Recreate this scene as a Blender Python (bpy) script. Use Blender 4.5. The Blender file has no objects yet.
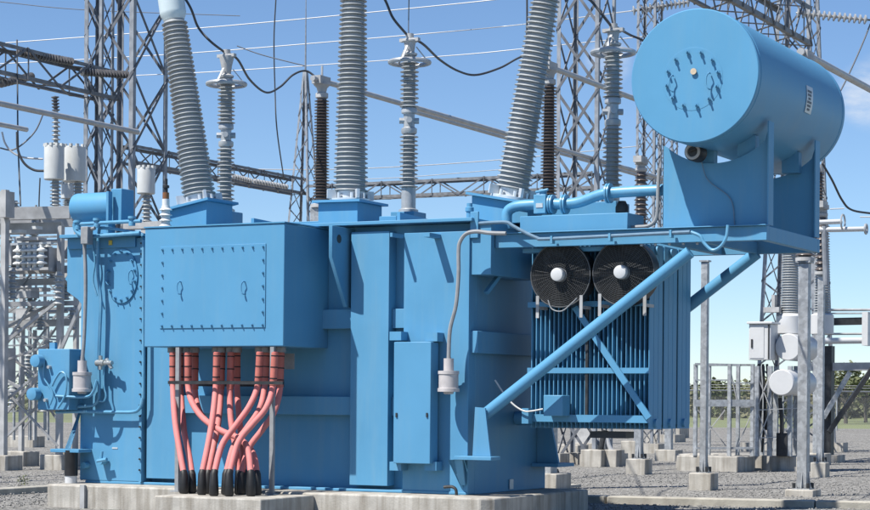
import bpy, math, random
from mathutils import Vector, Matrix
random.seed(7)
PI = math.pi
# ------------------------------------------------------------------ camera model
W_, H_ = 870, 510
F = 2000.0; HY = 398.0; EYE = 1.65
ROLL = math.radians(.45); TH = math.radians(27)
cr, sr = math.cos(ROLL), math.sin(ROLL); ct, st = math.cos(TH), math.sin(TH)
OX, OY = .46, 27.27                       # foot of the transformer tank's front right corner
UX = Vector((ct, -st, 0)); VX = Vector((st, ct, 0)); ZX = Vector((0, 0, 1))

def ray(px, py):
    dx, dy = px-435, py-HY
    return ((dx*cr+dy*sr)/F, 1.0, -(-dx*sr+dy*cr)/F)
def at(px, py, Y):
    a = ray(px, py); return Vector((a[0]*Y, Y, EYE+a[2]*Y))
def gnd(px, py, z=0):
    a = ray(px, py); return at(px, py, (z-EYE)/a[2])
def loc(p):
    x, y = p[0]-OX, p[1]-OY
    return Vector((x*ct-y*st, x*st+y*ct, p[2]))
def T(px, py, v):                         # point of the transformer's plane at depth v
    a = ray(px, py); Y = (v+OX*st+OY*ct)/(a[0]*st+ct); return loc(at(px, py, Y))
def TU(px, py, u):
    a = ray(px, py); Y = (u+OX*ct-OY*st)/(a[0]*ct-st); return loc(at(px, py, Y))

scene = bpy.context.scene
COL = scene.collection
# ------------------------------------------------------------------ materials
def mat(name, col, rough=.5, metal=0., var=.1, scale=6., bump=0., bscale=60., streak=0., dirt=None, dirt_amt=0., spec=.5, speck=None, dlo=.48, dhi=.75, dsc=5):
    m = bpy.data.materials.new(name); m.use_nodes = True
    nt = m.node_tree; N = nt.nodes; L = nt.links
    b = N['Principled BSDF']
    b.inputs['Roughness'].default_value = rough; b.inputs['Metallic'].default_value = metal
    b.inputs['Specular IOR Level'].default_value = spec
    tc = N.new('ShaderNodeTexCoord')
    nz = N.new('ShaderNodeTexNoise'); nz.inputs['Scale'].default_value = scale; nz.inputs['Detail'].default_value = 6
    L.new(tc.outputs['Object'], nz.inputs['Vector'])
    rp = N.new('ShaderNodeValToRGB')
    rp.color_ramp.elements[0].position = .3; rp.color_ramp.elements[1].position = .7
    rp.color_ramp.elements[0].color = (*[c*(1-var) for c in col], 1)
    rp.color_ramp.elements[1].color = (*[min(1, c*(1+var)) for c in col], 1)
    L.new(nz.outputs['Fac'], rp.inputs['Fac'])
    out = rp.outputs['Color']
    if dirt:
        mp = N.new('ShaderNodeMapping'); L.new(tc.outputs['Object'], mp.inputs['Vector'])
        mp.inputs['Scale'].default_value = (1, 1, streak if streak else 1)
        n2 = N.new('ShaderNodeTexNoise'); n2.inputs['Scale'].default_value = dsc; n2.inputs['Detail'].default_value = 8; n2.inputs['Roughness'].default_value = .65
        L.new(mp.outputs[0], n2.inputs['Vector'])
        r2 = N.new('ShaderNodeMapRange'); r2.inputs[1].default_value = dlo; r2.inputs[2].default_value = dhi
        r2.inputs[3].default_value = 0; r2.inputs[4].default_value = dirt_amt
        L.new(n2.outputs['Fac'], r2.inputs[0])
        mx = N.new('ShaderNodeMix'); mx.data_type = 'RGBA'
        L.new(r2.outputs[0], mx.inputs[0]); L.new(out, mx.inputs[6]); mx.inputs[7].default_value = (*dirt, 1)
        out = mx.outputs[2]
    if speck:
        vo = N.new('ShaderNodeTexVoronoi'); vo.inputs['Scale'].default_value = speck[0]
        L.new(tc.outputs['Object'], vo.inputs['Vector'])
        sp = N.new('ShaderNodeSeparateColor'); L.new(vo.outputs['Color'], sp.inputs[0])
        r3 = N.new('ShaderNodeMapRange'); r3.inputs[3].default_value = speck[1]; r3.inputs[4].default_value = speck[2]
        L.new(sp.outputs[0], r3.inputs[0])
        mm = N.new('ShaderNodeMix'); mm.data_type = 'RGBA'; mm.blend_type = 'MULTIPLY'; mm.inputs[0].default_value = 1
        L.new(out, mm.inputs[6]); L.new(r3.outputs[0], mm.inputs[7]); out = mm.outputs[2]
    L.new(out, b.inputs['Base Color'])
    rr = N.new('ShaderNodeMapRange'); rr.inputs[3].default_value = max(0, rough-.08); rr.inputs[4].default_value = min(1, rough+.12)
    L.new(nz.outputs['Fac'], rr.inputs[0]); L.new(rr.outputs[0], b.inputs['Roughness'])
    if bump:
        n3 = N.new('ShaderNodeTexNoise'); n3.inputs['Scale'].default_value = bscale; n3.inputs['Detail'].default_value = 4
        L.new(tc.outputs['Object'], n3.inputs['Vector'])
        bp = N.new('ShaderNodeBump'); bp.inputs['Strength'].default_value = bump; bp.inputs['Distance'].default_value = .02
        L.new(n3.outputs['Fac'], bp.inputs['Height']); L.new(bp.outputs[0], b.inputs['Normal'])
    return m

BLUE_C = (.098, .295, .49)
M = {}
M['blue'] = mat('blue_paint', BLUE_C, .5, 0, .06, 1.3, .05, 3., .10, (.17, .335, .46), .42, spec=.22, dlo=.46, dhi=.72)
M['blue_clean'] = mat('blue_paint_smooth', BLUE_C, .42, 0, .05, 1.0, .02, 4., .12, (.16, .32, .45), .30, spec=.25)
M['blue_pipe'] = mat('blue_pipe_paint', (.105, .315, .50), .35, 0, .08, 8, 0, 1, 1, (.3, .42, .5), .3)
M['galv'] = mat('galvanised_steel', (.37, .39, .41), .5, .35, .2, 9, 0, 1, .4, (.5, .5, .48), .35, speck=(14, .8, 1.15))
M['galv_lattice'] = mat('weathered_lattice_steel', (.27, .29, .32), .55, .3, .25, 5)
M['lattice_mid'] = mat('shade_toned_lattice_chord', (.19, .20, .215), .6, .2, .3, 5)  # chord steel toned down: the shade of its underside is in the colour
M['lattice_dark'] = mat('shade_toned_lattice_bracing', (.13, .14, .16), .6, .2, .3, 5)  # same lattice steel, darkened so the bracing's shade sits in the colour
M['galv_dull'] = mat('dull_zinc_steel', (.42, .425, .43), .6, .05, .2, 4, 0, 1, .5, (.28, .28, .27), .5)
M['alu_bright'] = mat('pale_cast_flange', (.62, .66, .70), .4, .3, .1, 10)
M['alu'] = mat('cast_aluminium', (.42, .44, .46), .4, .3, .1, 10)
M['bus'] = mat('aluminium_bus_tube', (.42, .43, .44), .5, .3, .12, 4)
M['porc'] = mat('grey_porcelain', (.36, .38, .39), .34, 0, .12, 3, 0, 1, .3, (.25, .26, .26), .5, spec=.5)
M['porc_light'] = mat('pale_porcelain', (.38, .40, .41), .3, 0, .10, 4)
M['porc_brown'] = mat('brown_porcelain', (.10, .085, .08), .28, 0, .2, 5)
M['porc_white'] = mat('white_porcelain', (.68, .69, .68), .3, 0, .06, 5)
M['cap'] = mat('pale_painted_cap', (.56, .65, .68), .4, 0, .05, 4)
M['white'] = mat('white_enamel', (.58, .59, .60), .4, 0, .04, 4, 0, 1, .3, (.6, .6, .58), .25)
M['can'] = mat('light_grey_enamel', (.55, .57, .57), .45, 0, .06, 3, 0, 1, .2, (.42, .42, .40), .5)
M['concrete'] = mat('cast_concrete', (.44, .42, .38), .9, 0, .16, 5, .2, 40, .07, (.19, .165, .13), .75, dlo=.43, dhi=.66, dsc=6)
M['concrete_kerb'] = mat('old_kerb_concrete', (.40, .38, .33), .92, 0, .18, 3, .25, 40, .6, (.22, .20, .17), .6, dlo=.45, dhi=.7)
M['rubber'] = mat('black_heat_shrink', (.014, .014, .015), .5, 0, .3, 10)
M['dark'] = mat('dark_steel', (.035, .037, .04), .5, .2, .3, 10)
M['pink'] = mat('pink_cable_jacket', (.66, .215, .205), .65, 0, .08, 6, .1, 30, 1, (.42, .22, .2), .6, dlo=.42, spec=.25)
M['red'] = mat('dull_red_jacket', (.50, .15, .12), .65, 0, .15, 6)
M['hose'] = mat('grey_conduit', (.27, .285, .30), .65, 0, .12, 12)
M['conduit_blue'] = mat('dull_blue_grey_conduit', (.15, .24, .33), .7, 0, .12, 12, spec=.2)
M['wire_dark'] = mat('dark_conductor', (.05, .055, .065), .6, .1, .2, 3)
M['wire_bright'] = mat('bright_conductor', (.52, .53, .54), .45, .1, .1, 3)
M['wire_thin'] = mat('thin_grey_wire', (.16, .17, .19), .6, .1, .1, 3)
M['glass_disc'] = mat('insulator_disc_glaze', (.13, .13, .14), .25, 0, .2, 6)
M['disc_white'] = mat('pale_insulator_disc', (.36, .37, .38), .3, 0, .1, 6)
M['yellow'] = mat('yellow_sticker', (.62, .50, .10), .6, 0, .1, 20)
M['tan'] = mat('tan_sticker', (.55, .45, .33), .6, 0, .1, 20)
M['plate'] = mat('etched_nameplate', (.50, .56, .60), .4, .2, .1, 20)
M['ink'] = mat('dark_engraving', (.10, .13, .16), .6, 0, .1, 20)
M['silica'] = mat('breather_canister', (.50, .47, .47), .2, 0, .12, 9)
M['brass'] = mat('bare_valve_metal', (.45, .47, .46), .35, .6, .15, 15)
M['fan'] = mat('fan_black', (.02, .021, .023), .4, .1, .3, 10)
M['fan_wire'] = mat('zinc_fan_guard', (.09, .095, .10), .5, .2, .1, 10)
M['bark'] = mat('bark', (.10, .085, .07), .9, 0, .3, 6)
M['fence'] = mat('fence_zinc', (.40, .41, .41), .5, .5, .1, 6)

def gravel_mat():
    m = bpy.data.materials.new('crushed_gravel'); m.use_nodes = True
    nt = m.node_tree; N = nt.nodes; L = nt.links; b = N['Principled BSDF']; b.inputs['Roughness'].default_value = .95
    b.inputs['Specular IOR Level'].default_value = .2
    tc = N.new('ShaderNodeTexCoord')
    vo = N.new('ShaderNodeTexVoronoi'); vo.inputs['Scale'].default_value = 24
    L.new(tc.outputs['Object'], vo.inputs['Vector'])
    sp = N.new('ShaderNodeSeparateColor'); L.new(vo.outputs['Color'], sp.inputs[0])
    rp = N.new('ShaderNodeValToRGB'); e = rp.color_ramp.elements
    e[0].position = 0; e[0].color = (.09, .087, .081, 1); e[1].position = 1; e[1].color = (.42, .41, .385, 1)
    k = e.new(.3); k.color = (.172, .167, .157, 1); k = e.new(.75); k.color = (.27, .262, .246, 1)
    L.new(sp.outputs[0], rp.inputs['Fac'])
    nz = N.new('ShaderNodeTexNoise'); nz.inputs['Scale'].default_value = .5; nz.inputs['Detail'].default_value = 8; nz.inputs['Roughness'].default_value = .65
    L.new(tc.outputs['Object'], nz.inputs['Vector'])
    mr = N.new('ShaderNodeMapRange'); mr.inputs[1].default_value = .3; mr.inputs[2].default_value = .7; mr.inputs[3].default_value = .8; mr.inputs[4].default_value = 1.12
    L.new(nz.outputs['Fac'], mr.inputs[0])
    mm = N.new('ShaderNodeMix'); mm.data_type = 'RGBA'; mm.blend_type = 'MULTIPLY'; mm.inputs[0].default_value = 1
    L.new(rp.outputs[0], mm.inputs[6]); L.new(mr.outputs[0], mm.inputs[7]); L.new(mm.outputs[2], b.inputs['Base Color'])
    n4 = N.new('ShaderNodeTexNoise'); n4.inputs['Scale'].default_value = 2.2; n4.inputs['Detail'].default_value = 5
    L.new(tc.outputs['Object'], n4.inputs['Vector'])
    ad = N.new('ShaderNodeMath'); ad.operation = 'MULTIPLY_ADD'; ad.inputs[1].default_value = -.6
    L.new(vo.outputs['Distance'], ad.inputs[0]); L.new(n4.outputs['Fac'], ad.inputs[2])
    bp = N.new('ShaderNodeBump'); bp.inputs['Strength'].default_value = 1; bp.inputs['Distance'].default_value = .03
    L.new(ad.outputs[0], bp.inputs['Height']); L.new(bp.outputs[0], b.inputs['Normal'])
    return m
M['gravel'] = gravel_mat()
M['field'] = mat('dry_green_field', (.16, .185, .075), .95, 0, .3, .09, 0, 1, 1, (.24, .22, .13), .8)

def leaf_mat():
    m = bpy.data.materials.new('scrub_leaves'); m.use_nodes = True
    nt = m.node_tree; N = nt.nodes; L = nt.links; b = N['Principled BSDF']; b.inputs['Roughness'].default_value = .8
    tc = N.new('ShaderNodeTexCoord')
    nz = N.new('ShaderNodeTexNoise'); nz.inputs['Scale'].default_value = .12; nz.inputs['Detail'].default_value = 4
    L.new(tc.outputs['Object'], nz.inputs['Vector'])
    rp = N.new('ShaderNodeValToRGB'); e = rp.color_ramp.elements
    e[0].position = .36; e[0].color = (.075, .105, .045, 1); e[1].position = .64; e[1].color = (.19, .165, .10, 1)
    k = e.new(.5); k.color = (.125, .14, .065, 1)  # leaf tones paled to stand in for distance haze
    L.new(nz.outputs['Fac'], rp.inputs['Fac']); L.new(rp.outputs[0], b.inputs['Base Color'])
    return m
M['leaf'] = leaf_mat()

def mesh_alpha_mat():
    m = bpy.data.materials.new('chain_link_weave'); m.use_nodes = True
    nt = m.node_tree; N = nt.nodes; L = nt.links; b = N['Principled BSDF']
    b.inputs['Base Color'].default_value = (.42, .43, .43, 1); b.inputs['Metallic'].default_value = .3
    tc = N.new('ShaderNodeTexCoord'); sx = N.new('ShaderNodeSeparateXYZ'); L.new(tc.outputs['Object'], sx.inputs[0])
    res = []
    for op in ('ADD', 'SUBTRACT'):
        a = N.new('ShaderNodeMath'); a.operation = op; L.new(sx.outputs[0], a.inputs[0]); L.new(sx.outputs[2], a.inputs[1])
        s = N.new('ShaderNodeMath'); s.operation = 'MULTIPLY'; s.inputs[1].default_value = 12; L.new(a.outputs[0], s.inputs[0])
        f = N.new('ShaderNodeMath'); f.operation = 'FRACT'; L.new(s.outputs[0], f.inputs[0])
        g = N.new('ShaderNodeMath'); g.operation = 'LESS_THAN'; g.inputs[1].default_value = .09; L.new(f.outputs[0], g.inputs[0])
        res.append(g)
    mxm = N.new('ShaderNodeMath'); mxm.operation = 'MAXIMUM'
    L.new(res[0].outputs[0], mxm.inputs[0]); L.new(res[1].outputs[0], mxm.inputs[1]); L.new(mxm.outputs[0], b.inputs['Alpha'])
    return m
M['mesh'] = mesh_alpha_mat()

# ------------------------------------------------------------------ mesh builder
def frame_of(d, up=None):
    d = Vector(d).normalized()
    if up is None: up = Vector((0, 0, 1))
    up = Vector(up)
    if abs(d.dot(up.normalized())) > .97: up = Vector((1, 0, 0)) if abs(d.x) < .9 else Vector((0, 1, 0))
    a = d.cross(up).normalized(); b = a.cross(d).normalized()
    return d, a, b

class MB:
    def __init__(s): s.v = []; s.f = []; s.cuts = []
    def add(s, vs, fs):
        s.cuts.append((len(s.v), len(s.f)))
        n = len(s.v); s.v += [tuple(v) for v in vs]; s.f += [tuple(i+n for i in f) for f in fs]; return s
    def box(s, x0, x1, y0, y1, z0, z1):
        if x0 > x1: x0, x1 = x1, x0
        if y0 > y1: y0, y1 = y1, y0
        if z0 > z1: z0, z1 = z1, z0
        return s.add([(x0, y0, z0), (x1, y0, z0), (x1, y1, z0), (x0, y1, z0), (x0, y0, z1), (x1, y0, z1), (x1, y1, z1), (x0, y1, z1)],
                     [(3, 2, 1, 0), (4, 5, 6, 7), (0, 1, 5, 4), (1, 2, 6, 5), (2, 3, 7, 6), (3, 0, 4, 7)])
    def bar(s, p, q, w, d=None, up=None):         # rectangular bar
        d = w if d is None else d
        p = Vector(p); q = Vector(q); _, a, b = frame_of(q-p, up)
        vs = [o+a*x*w/2+b*y*d/2 for o in (p, q) for x, y in ((-1, -1), (1, -1), (1, 1), (-1, 1))]
        return s.add(vs, [(3, 2, 1, 0), (4, 5, 6, 7), (0, 1, 5, 4), (1, 2, 6, 5), (2, 3, 7, 6), (3, 0, 4, 7)])
    def angle(s, p, q, w, t, ax, ay):              # L section, flanges along ax and ay
        p = Vector(p); q = Vector(q); d = (q-p).normalized()
        ax = Vector(ax); ax = (ax-d*ax.dot(d)).normalized(); ay = Vector(ay); ay = (ay-d*ay.dot(d)).normalized()
        pr = [(0, 0), (w, 0), (w, t), (t, t), (t, w), (0, w)]
        vs = [o+ax*x+ay*y for o in (p, q) for x, y in pr]
        fs = [(i, (i+1) % 6, 6+(i+1) % 6, 6+i) for i in range(6)] + [(5, 4, 3, 2, 1, 0), (6, 7, 8, 9, 10, 11)]
        return s.add(vs, fs)
    def tube(s, pts, r, n=10, caps=True):
        pts = [Vector(p) for p in pts]; m = len(pts)
        rs = r if isinstance(r, (list, tuple)) else [r]*m
        d0 = (pts[1]-pts[0]).normalized(); _, a, b = frame_of(d0); vs = []; fs = []
        for i, p in enumerate(pts):
            d = (pts[min(i+1, m-1)]-pts[max(i-1, 0)]).normalized()
            a = (a-d*a.dot(d)).normalized(); b = a.cross(d)
            for k in range(n):
                t = 2*PI*k/n; vs.append(p+a*math.cos(t)*rs[i]+b*math.sin(t)*rs[i])
        for i in range(m-1):
            for k in range(n):
                k2 = (k+1) % n; fs.append((i*n+k, (i+1)*n+k, (i+1)*n+k2, i*n+k2))
        if caps: fs.append(tuple(range(n))); fs.append(tuple((m-1)*n+k for k in reversed(range(n))))
        return s.add(vs, fs)
    def cyl(s, p, q, r, n=20, r2=None): return s.tube([p, q], [r, r if r2 is None else r2], n)
    def lathe(s, o, ax, prof, n=24):
        o = Vector(o); d, a, b = frame_of(ax); vs = []; fs = []
        for r, t in prof:
            for k in range(n):
                w = 2*PI*k/n; vs.append(o+d*t+a*math.cos(w)*r+b*math.sin(w)*r)
        for i in range(len(prof)-1):
            for k in range(n):
                k2 = (k+1) % n; fs.append((i*n+k, i*n+k2, (i+1)*n+k2, (i+1)*n+k))
        fs.append(tuple(reversed(range(n)))); fs.append(tuple((len(prof)-1)*n+k for k in range(n)))
        return s.add(vs, fs)
    def prism(s, poly, ext):                       # planar polygon extruded by a vector
        poly = [Vector(p) for p in poly]; n = len(poly); e = Vector(ext)
        vs = poly+[p+e for p in poly]
        fs = [tuple(reversed(range(n))), tuple(range(n, 2*n))]+[(i, (i+1) % n, n+(i+1) % n, n+i) for i in range(n)]
        return s.add(vs, fs)
    def torus(s, c, ax, R, r, n=32, m=8):
        c = Vector(c); d, a, b = frame_of(ax); vs = []; fs = []
        for i in range(n):
            t = 2*PI*i/n; e = a*math.cos(t)+b*math.sin(t)
            for k in range(m):
                w = 2*PI*k/m; vs.append(c+e*(R+r*math.cos(w))+d*r*math.sin(w))
        for i in range(n):
            for k in range(m):
                i2 = (i+1) % n; k2 = (k+1) % m; fs.append((i*m+k, i2*m+k, i2*m+k2, i*m+k2))
        return s.add(vs, fs)
    def ring(s, c, ax, R0, R1, n=24, t=.004):
        return s.lathe(c, ax, [(R0, 0), (R1, 0), (R1, t), (R0, t), (R0, 0)], n)
    def build_each(s, name, m, parent=None, **k):   # every shape added becomes an object of its own
        out = []; c = s.cuts+[(len(s.v), len(s.f))]
        for (v0, f0), (v1, f1) in zip(c[:-1], c[1:]):
            o = MB(); o.v = s.v[v0:v1]; o.f = [tuple(i-v0 for i in f) for f in s.f[f0:f1]]; out.append(o.build(name, m, parent, **k))
        return out
    def build(s, name, m, parent=None, bev=0., loc=None, sharp=35):
        import bmesh
        me = bpy.data.meshes.new(name); me.from_pydata(s.v, [], s.f)
        bm = bmesh.new(); bm.from_mesh(me); bmesh.ops.recalc_face_normals(bm, faces=bm.faces); bm.to_mesh(me); bm.free()
        me.materials.append(m)
        me.polygons.foreach_set('use_smooth', [True]*len(me.polygons))
        me.set_sharp_from_angle(angle=math.radians(sharp))
        o = bpy.data.objects.new(name, me); COL.objects.link(o)
        if parent: o.parent = parent
        if loc is not None: o.location = loc
        if bev:
            b = o.modifiers.new('bevel', 'BEVEL'); b.width = bev; b.segments = 2; b.limit_method = 'ANGLE'; b.angle_limit = math.radians(40)
        return o

def tag(o, label, cat, group=None):
    o['label'] = label; o['category'] = cat
    if group: o['group'] = group
    return o
def thing(name, label, cat, loc=(0, 0, 0), rz=-TH, group=None):
    o = bpy.data.objects.new(name, None); COL.objects.link(o); o.empty_display_size = .3
    o.location = loc; o.rotation_euler = (0, 0, rz); return tag(o, label, cat, group)
def struct(o): o['kind'] = 'structure'; return o
def stuff(o): o['kind'] = 'stuff'; return o
def copy_tree(o, parent=None):
    c = o.copy(); COL.objects.link(c)
    if parent: c.parent = parent
    for ch in list(o.children): copy_tree(ch, c)
    return c
def to_local(root, p):
    return Matrix.Rotation(-root.rotation_euler.z, 3, 'Z') @ (Vector(p)-root.location)
def smooth_path(pts, n=8):                         # Catmull-Rom
    pts = [Vector(p) for p in pts]; P = [2*pts[0]-pts[1]]+pts+[2*pts[-1]-pts[-2]]; out = []
    for i in range(1, len(P)-2):
        for k in range(n):
            t = k/n; a, b, c, d = P[i-1], P[i], P[i+1], P[i+2]
            out.append(.5*((2*b)+(c-a)*t+(2*a-5*b+4*c-d)*t*t+(-a+3*b-3*c+d)*t**3))
    out.append(pts[-1]); return out
def shed_profile(L, r0, r1, n, over, over2=None):  # porcelain with n sheds from t=0 to L, core r0 -> r1
    pr = [(r0, 0)]
    for i in range(n):
        t = L*(i+.15)/n; p = L/n; r = r0+(r1-r0)*(i+.5)/n; o = over if (i % 2 == 0 or over2 is None) else over2
        pr += [(r, t), (r+o*.93, t+p*.03), (r+o, t+p*.09), (r+o*.93, t+p*.17), (r+o*.12, t+p*.42)]
    pr += [(r1, L)]
    return pr

# ================================================================== SETTING
g = MB()
R_ = 2500
g.add([(-R_, -60, 0), (R_, -60, 0), (R_, R_, 0), (-R_, R_, 0)], [(0, 1, 2, 3)])
struct(g.build('field', M['field'], loc=(0, 0, -.02)))
gg = MB(); nx, ny = 50, 60
def gz(x, y): return .02*math.sin(x*.9+1.3*y)*math.sin(.7*y-.3*x)+.015*math.sin(2.1*x+.4*y)
X0, X1, Y0, Y1 = -75, 95, -10, 121
vs = []
for j in range(ny+1):
    for i in range(nx+1):
        x = X0+(X1-X0)*i/nx; y = Y0+(Y1-Y0)*j/ny; vs.append((x, y, gz(x, y)*.5))
gg.add(vs, [(j*(nx+1)+i, j*(nx+1)+i+1, (j+1)*(nx+1)+i+1, (j+1)*(nx+1)+i) for j in range(ny) for i in range(nx)])
struct(gg.build('gravel_ground', M['gravel'], sharp=180))

def world_of(u, v, z=0): p = Vector((OX, OY, 0))+UX*u+VX*v; return Vector((p.x, p.y, z))
ORIG = Vector((OX, OY, 0))
# oil-pit kerb: three visible runs
def kerb(name, pts, w, h):
    k = MB()
    for a, b in pts: k.bar(Vector((a[0], a[1], h/2-.1)), Vector((b[0], b[1], h/2-.1)), w, h+.2)
    o = k.build(name, M['concrete_kerb'], bev=.02); o.location = ORIG; o.rotation_euler = (0, 0, -TH); return struct(o)
KV = 5.05
def KL(u): return 5.02+.19*max(0, u+.3)
segs = []; x = -9.6
while x < 16:
    segs.append(((x+.01, KL(x+.01)), (x+3.19, KL(x+3.19)))); x += 3.2
kerb('kerb_stones', segs, .32, .12)
segs = []; y = -9
while y < KV-.3:
    segs.append(((-9.5, y+.01), (-9.5, min(y+3.0, KV-.2)))); y += 3.01
kerb('pit_kerb', segs, .32, .10)

# ================================================================== PLINTHS
pl = thing('concrete_plinth', 'stained concrete plinth under the blue transformer tank', 'plinth', ORIG)
mb = MB(); pu0, pu1, pv0, pv1, ch = -6.62, .66, -.68, 2.68, .16
mb.prism([(pu0, pv0, -.2), (pu1-ch, pv0, -.2), (pu1, pv0+ch, -.2), (pu1, pv1, -.2), (pu0, pv1, -.2)], (0, 0, .53))
mb.build('slab', M['concrete'], pl, bev=.025)
MB().box(-5.98, -5.90, pv0-.05, pv0-.003, -.1, .335).build('earthing_strap', M['galv_dull'], pl)
cp = thing('concrete_plinth', 'lower concrete block under the pink cable ends', 'plinth', ORIG)
MB().box(-3.72, -2.02, -2.08, pv0-.004, -.2, .30).build('slab', M['concrete'], cp, bev=.02)

# ================================================================== TRANSFORMER
TR = thing('power_transformer', 'big sky blue power transformer with slanted ribbed bushings and a round conservator on top', 'transformer', ORIG)
B = M['blue']; BC = M['blue_clean']; BP = M['blue_pipe']
ZC = 4.06                                              # cover
tank = MB(); tank.box(-6.45, -.01, .22, 2.62, .331, ZC)
tank.box(-6.42, -.02, -.02, .219, .331, .37)           # bottom flange lip
tank.build('tank', B, TR, bev=.008)
cov = MB(); cov.box(-5.2, .06, -.07, 2.66, ZC+.002, ZC+.05); cov.build('tank_cover', BC, TR, bev=.006)
rib = MB()
for a, b in ((254, 316), (400, 468)):
    p = T(a, 217, .35); rib.prism([(p.x, .35, ZC+.05), (p.x, 2.4, ZC+.05), (p.x, 2.4, ZC+.15), (p.x, .35, ZC+.20)], (-.05, 0, 0))
rib.build_each('cover_rib', BC, TR)
sm = MB()
p = T(391, 218, .9); sm.box(p.x-.14, p.x+.14, .8, 1.2, ZC+.05, ZC+.20)
p = T(440, 218, 2.0); sm.box(p.x-.4, p.x+.4, 1.6, 2.2, ZC+.05, ZC+.22)
p = T(215, 216, 1.4); sm.box(p.x+.9, p.x+1.9, 1.4, 2.2, ZC+.05, ZC+.23)
sm.build_each('cover_box', BC, TR, bev=.006)
p = T(469.5, 221, .2); MB().lathe((p.x, .2, ZC+.05), (0, 0, 1), [(.045, 0), (.045, .1), (.06, .11), (.06, .16), (.04, .17), (.04, .22)], 14).build('lifting_eye', BC, TR)

# left compartment with oval manhole
lp = MB(); uL = T(88, 300, 0).x; uR = T(141.5, 400, 0).x
lp.box(-6.52, uR, -.02, .219, .372, 4.0)
lp.build('end_panel', B, TR, bev=.01)
fl = MB(); fl.box(uR+.002, uR+.045, -.06, .218, .372, 4.0); fl.build('joint_flange', B, TR)
jb = MB()
for i in range(22):
    z = .55+i*.16; jb.cyl((uR+.024, -.061, z), (uR+.024, -.085, z), .014, 6)
jb.build('flange_bolts', M['dark'], TR)
sh = MB(); sh.prism([(-6.80, .0, 3.22), (-6.80, .0, 4.02), (-6.522, .0, 4.02), (-6.522, .0, 3.02), (-6.6, 0, 3.1)], (0, .5, 0)); sh.build('shoulder', B, TR, bev=.006)
p = T(70, 275, .1); MB().prism([(-6.80, .12, 3.30), (-6.93, .12, 3.42), (-6.80, .12, 3.58)], (0, .1, 0)).build('lug', B, TR)
sp = MB(); sp.box(-6.83, uR-.02, -.16, .3, 4.02, 4.07); sp.box(-6.75, uR-.10, -.05, .25, 3.86, 4.02); sp.build('end_shelf', B, TR, bev=.005)
mc = T(123, 276, 0)
def oval(c, rx, rz, n=36): return [(c.x+rx*math.cos(2*PI*i/n), c.y, c.z+rz*math.sin(2*PI*i/n)) for i in range(n)]
cv = MB().prism(oval(Vector((mc.x, -.021, mc.z)), .29, .41), (0, -.02, 0)).build('manhole_cover', B, TR, bev=.004)
def bolt_mesh(p, r=.013, l=.034, d=Vector((0, -1, 0))):
    p = Vector(p); m = MB(); m.cyl(p, p+d*.016, r*1.35, 6); m.cyl(p+d*.014, p+d*l, r*.7, 8); return m
def bolt_at(parent, p, **k): return bolt_mesh(p, **k).build('bolt', B, parent)
for i in range(14):
    t = 2*PI*(i+.5)/14; bolt_at(cv, (mc.x+.25*math.cos(t), -.041, mc.z+.36*math.sin(t)), r=.017, l=.05)
def loop_handle(x, y, z, parent, h=.12, w=.035, m=B):
    pts = [(x, y, z-h/2), (x, y-.05, z-h/2), (x-w/2, y-.055, z-h/4), (x-w/2, y-.055, z+h/4), (x, y-.05, z+h/2), (x, y, z+h/2)]
    MB().tube(smooth_path(pts, 4), .009, 6).build('handle', m, parent)
for dx in (-.21, .2): loop_handle(mc.x+dx, -.041, mc.z-.03, cv, .2, .06)
# small cylinder on top of the left end with its square flanged head
p0 = T(75, 208, .25); p1 = T(115, 206, .25); pz = .5*(p0.z+p1.z)+.0
cyl = MB().lathe((p0.x, .3, pz), (1, 0, 0), [(.02, -.03), (.17, -.025), (.215, .01), (.222, .04), (.222, p1.x-p0.x)], 32).build('regulator_conservator', BC, TR)
MB().box(p1.x+.002, p1.x+.20, .14, .46, pz-.24, pz+.25).build('flanged_head', BC, cyl, bev=.01)
MB().box(p1.x+.02, p1.x+.06, .0, .098, pz-.42, pz+.20).build('bracket', BC, cyl)
MB().box(p0.x+.05, p1.x-.1, .2, .4, 4.072, pz-.19).build('saddle', BC, cyl)
# left pipes
pp = MB()
def pix(pts, v): return [T(a, b, v) for a, b in pts]
pp.tube(smooth_path(pix([(74, 222), (80, 224), (100, 223), (120, 222), (141, 221)], -.2), 4), .028, 10)
pp.tube(smooth_path(pix([(74, 224), (76, 231), (84, 236), (100, 236), (140, 233)], -.22), 4), .03, 10)
pp.tube(smooth_path(pix([(143, 236), (138, 233), (104, 228), (99, 232), (98, 250), (98, 275), (101, 300), (100, 330), (99, 360), (99, 395), (95, 404), (88, 406), (58, 408)], -.13), 5), .024, 8)
pp.tube(smooth_path(pix([(92, 240), (95, 262), (93, 280), (97, 296)], -.12), 4), .014, 6)
pp.tube(smooth_path(pix([(104, 360), (104, 385), (106, 395), (104, 401), (99, 401)], -.14), 4), .014, 6)
pp.tube(smooth_path(pix([(56, 412), (80, 411.5), (110, 412), (132, 412), (139, 409), (142.5, 400), (143.5, 380), (143.5, 240)], -.12), 5), .026, 8)
pp.build_each('oil_pipe', BP, TR)
for a, b in ((78, 225), (97, 223), (132, 221)):
    q = T(a, b, -.2); MB().lathe((q.x, q.y, q.z-.07), (0, 0, 1), [(.05, 0), (.05, .05), (.035, .055), (.035, .10), (.06, .105), (.06, .14)], 12).build('valve', BP, TR)
q = T(97, 363, -.15)
vm = MB(); vm.cyl(q, q+Vector((.16, -.03, 0)), .05, 12); vm.cyl(q+Vector((.16, -.03, 0)), q+Vector((.32, -.06, 0)), .033, 10); vm.cyl(q+Vector((.2, -.04, .06)), q+Vector((.3, -.04, -.08)), .03, 8)
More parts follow.
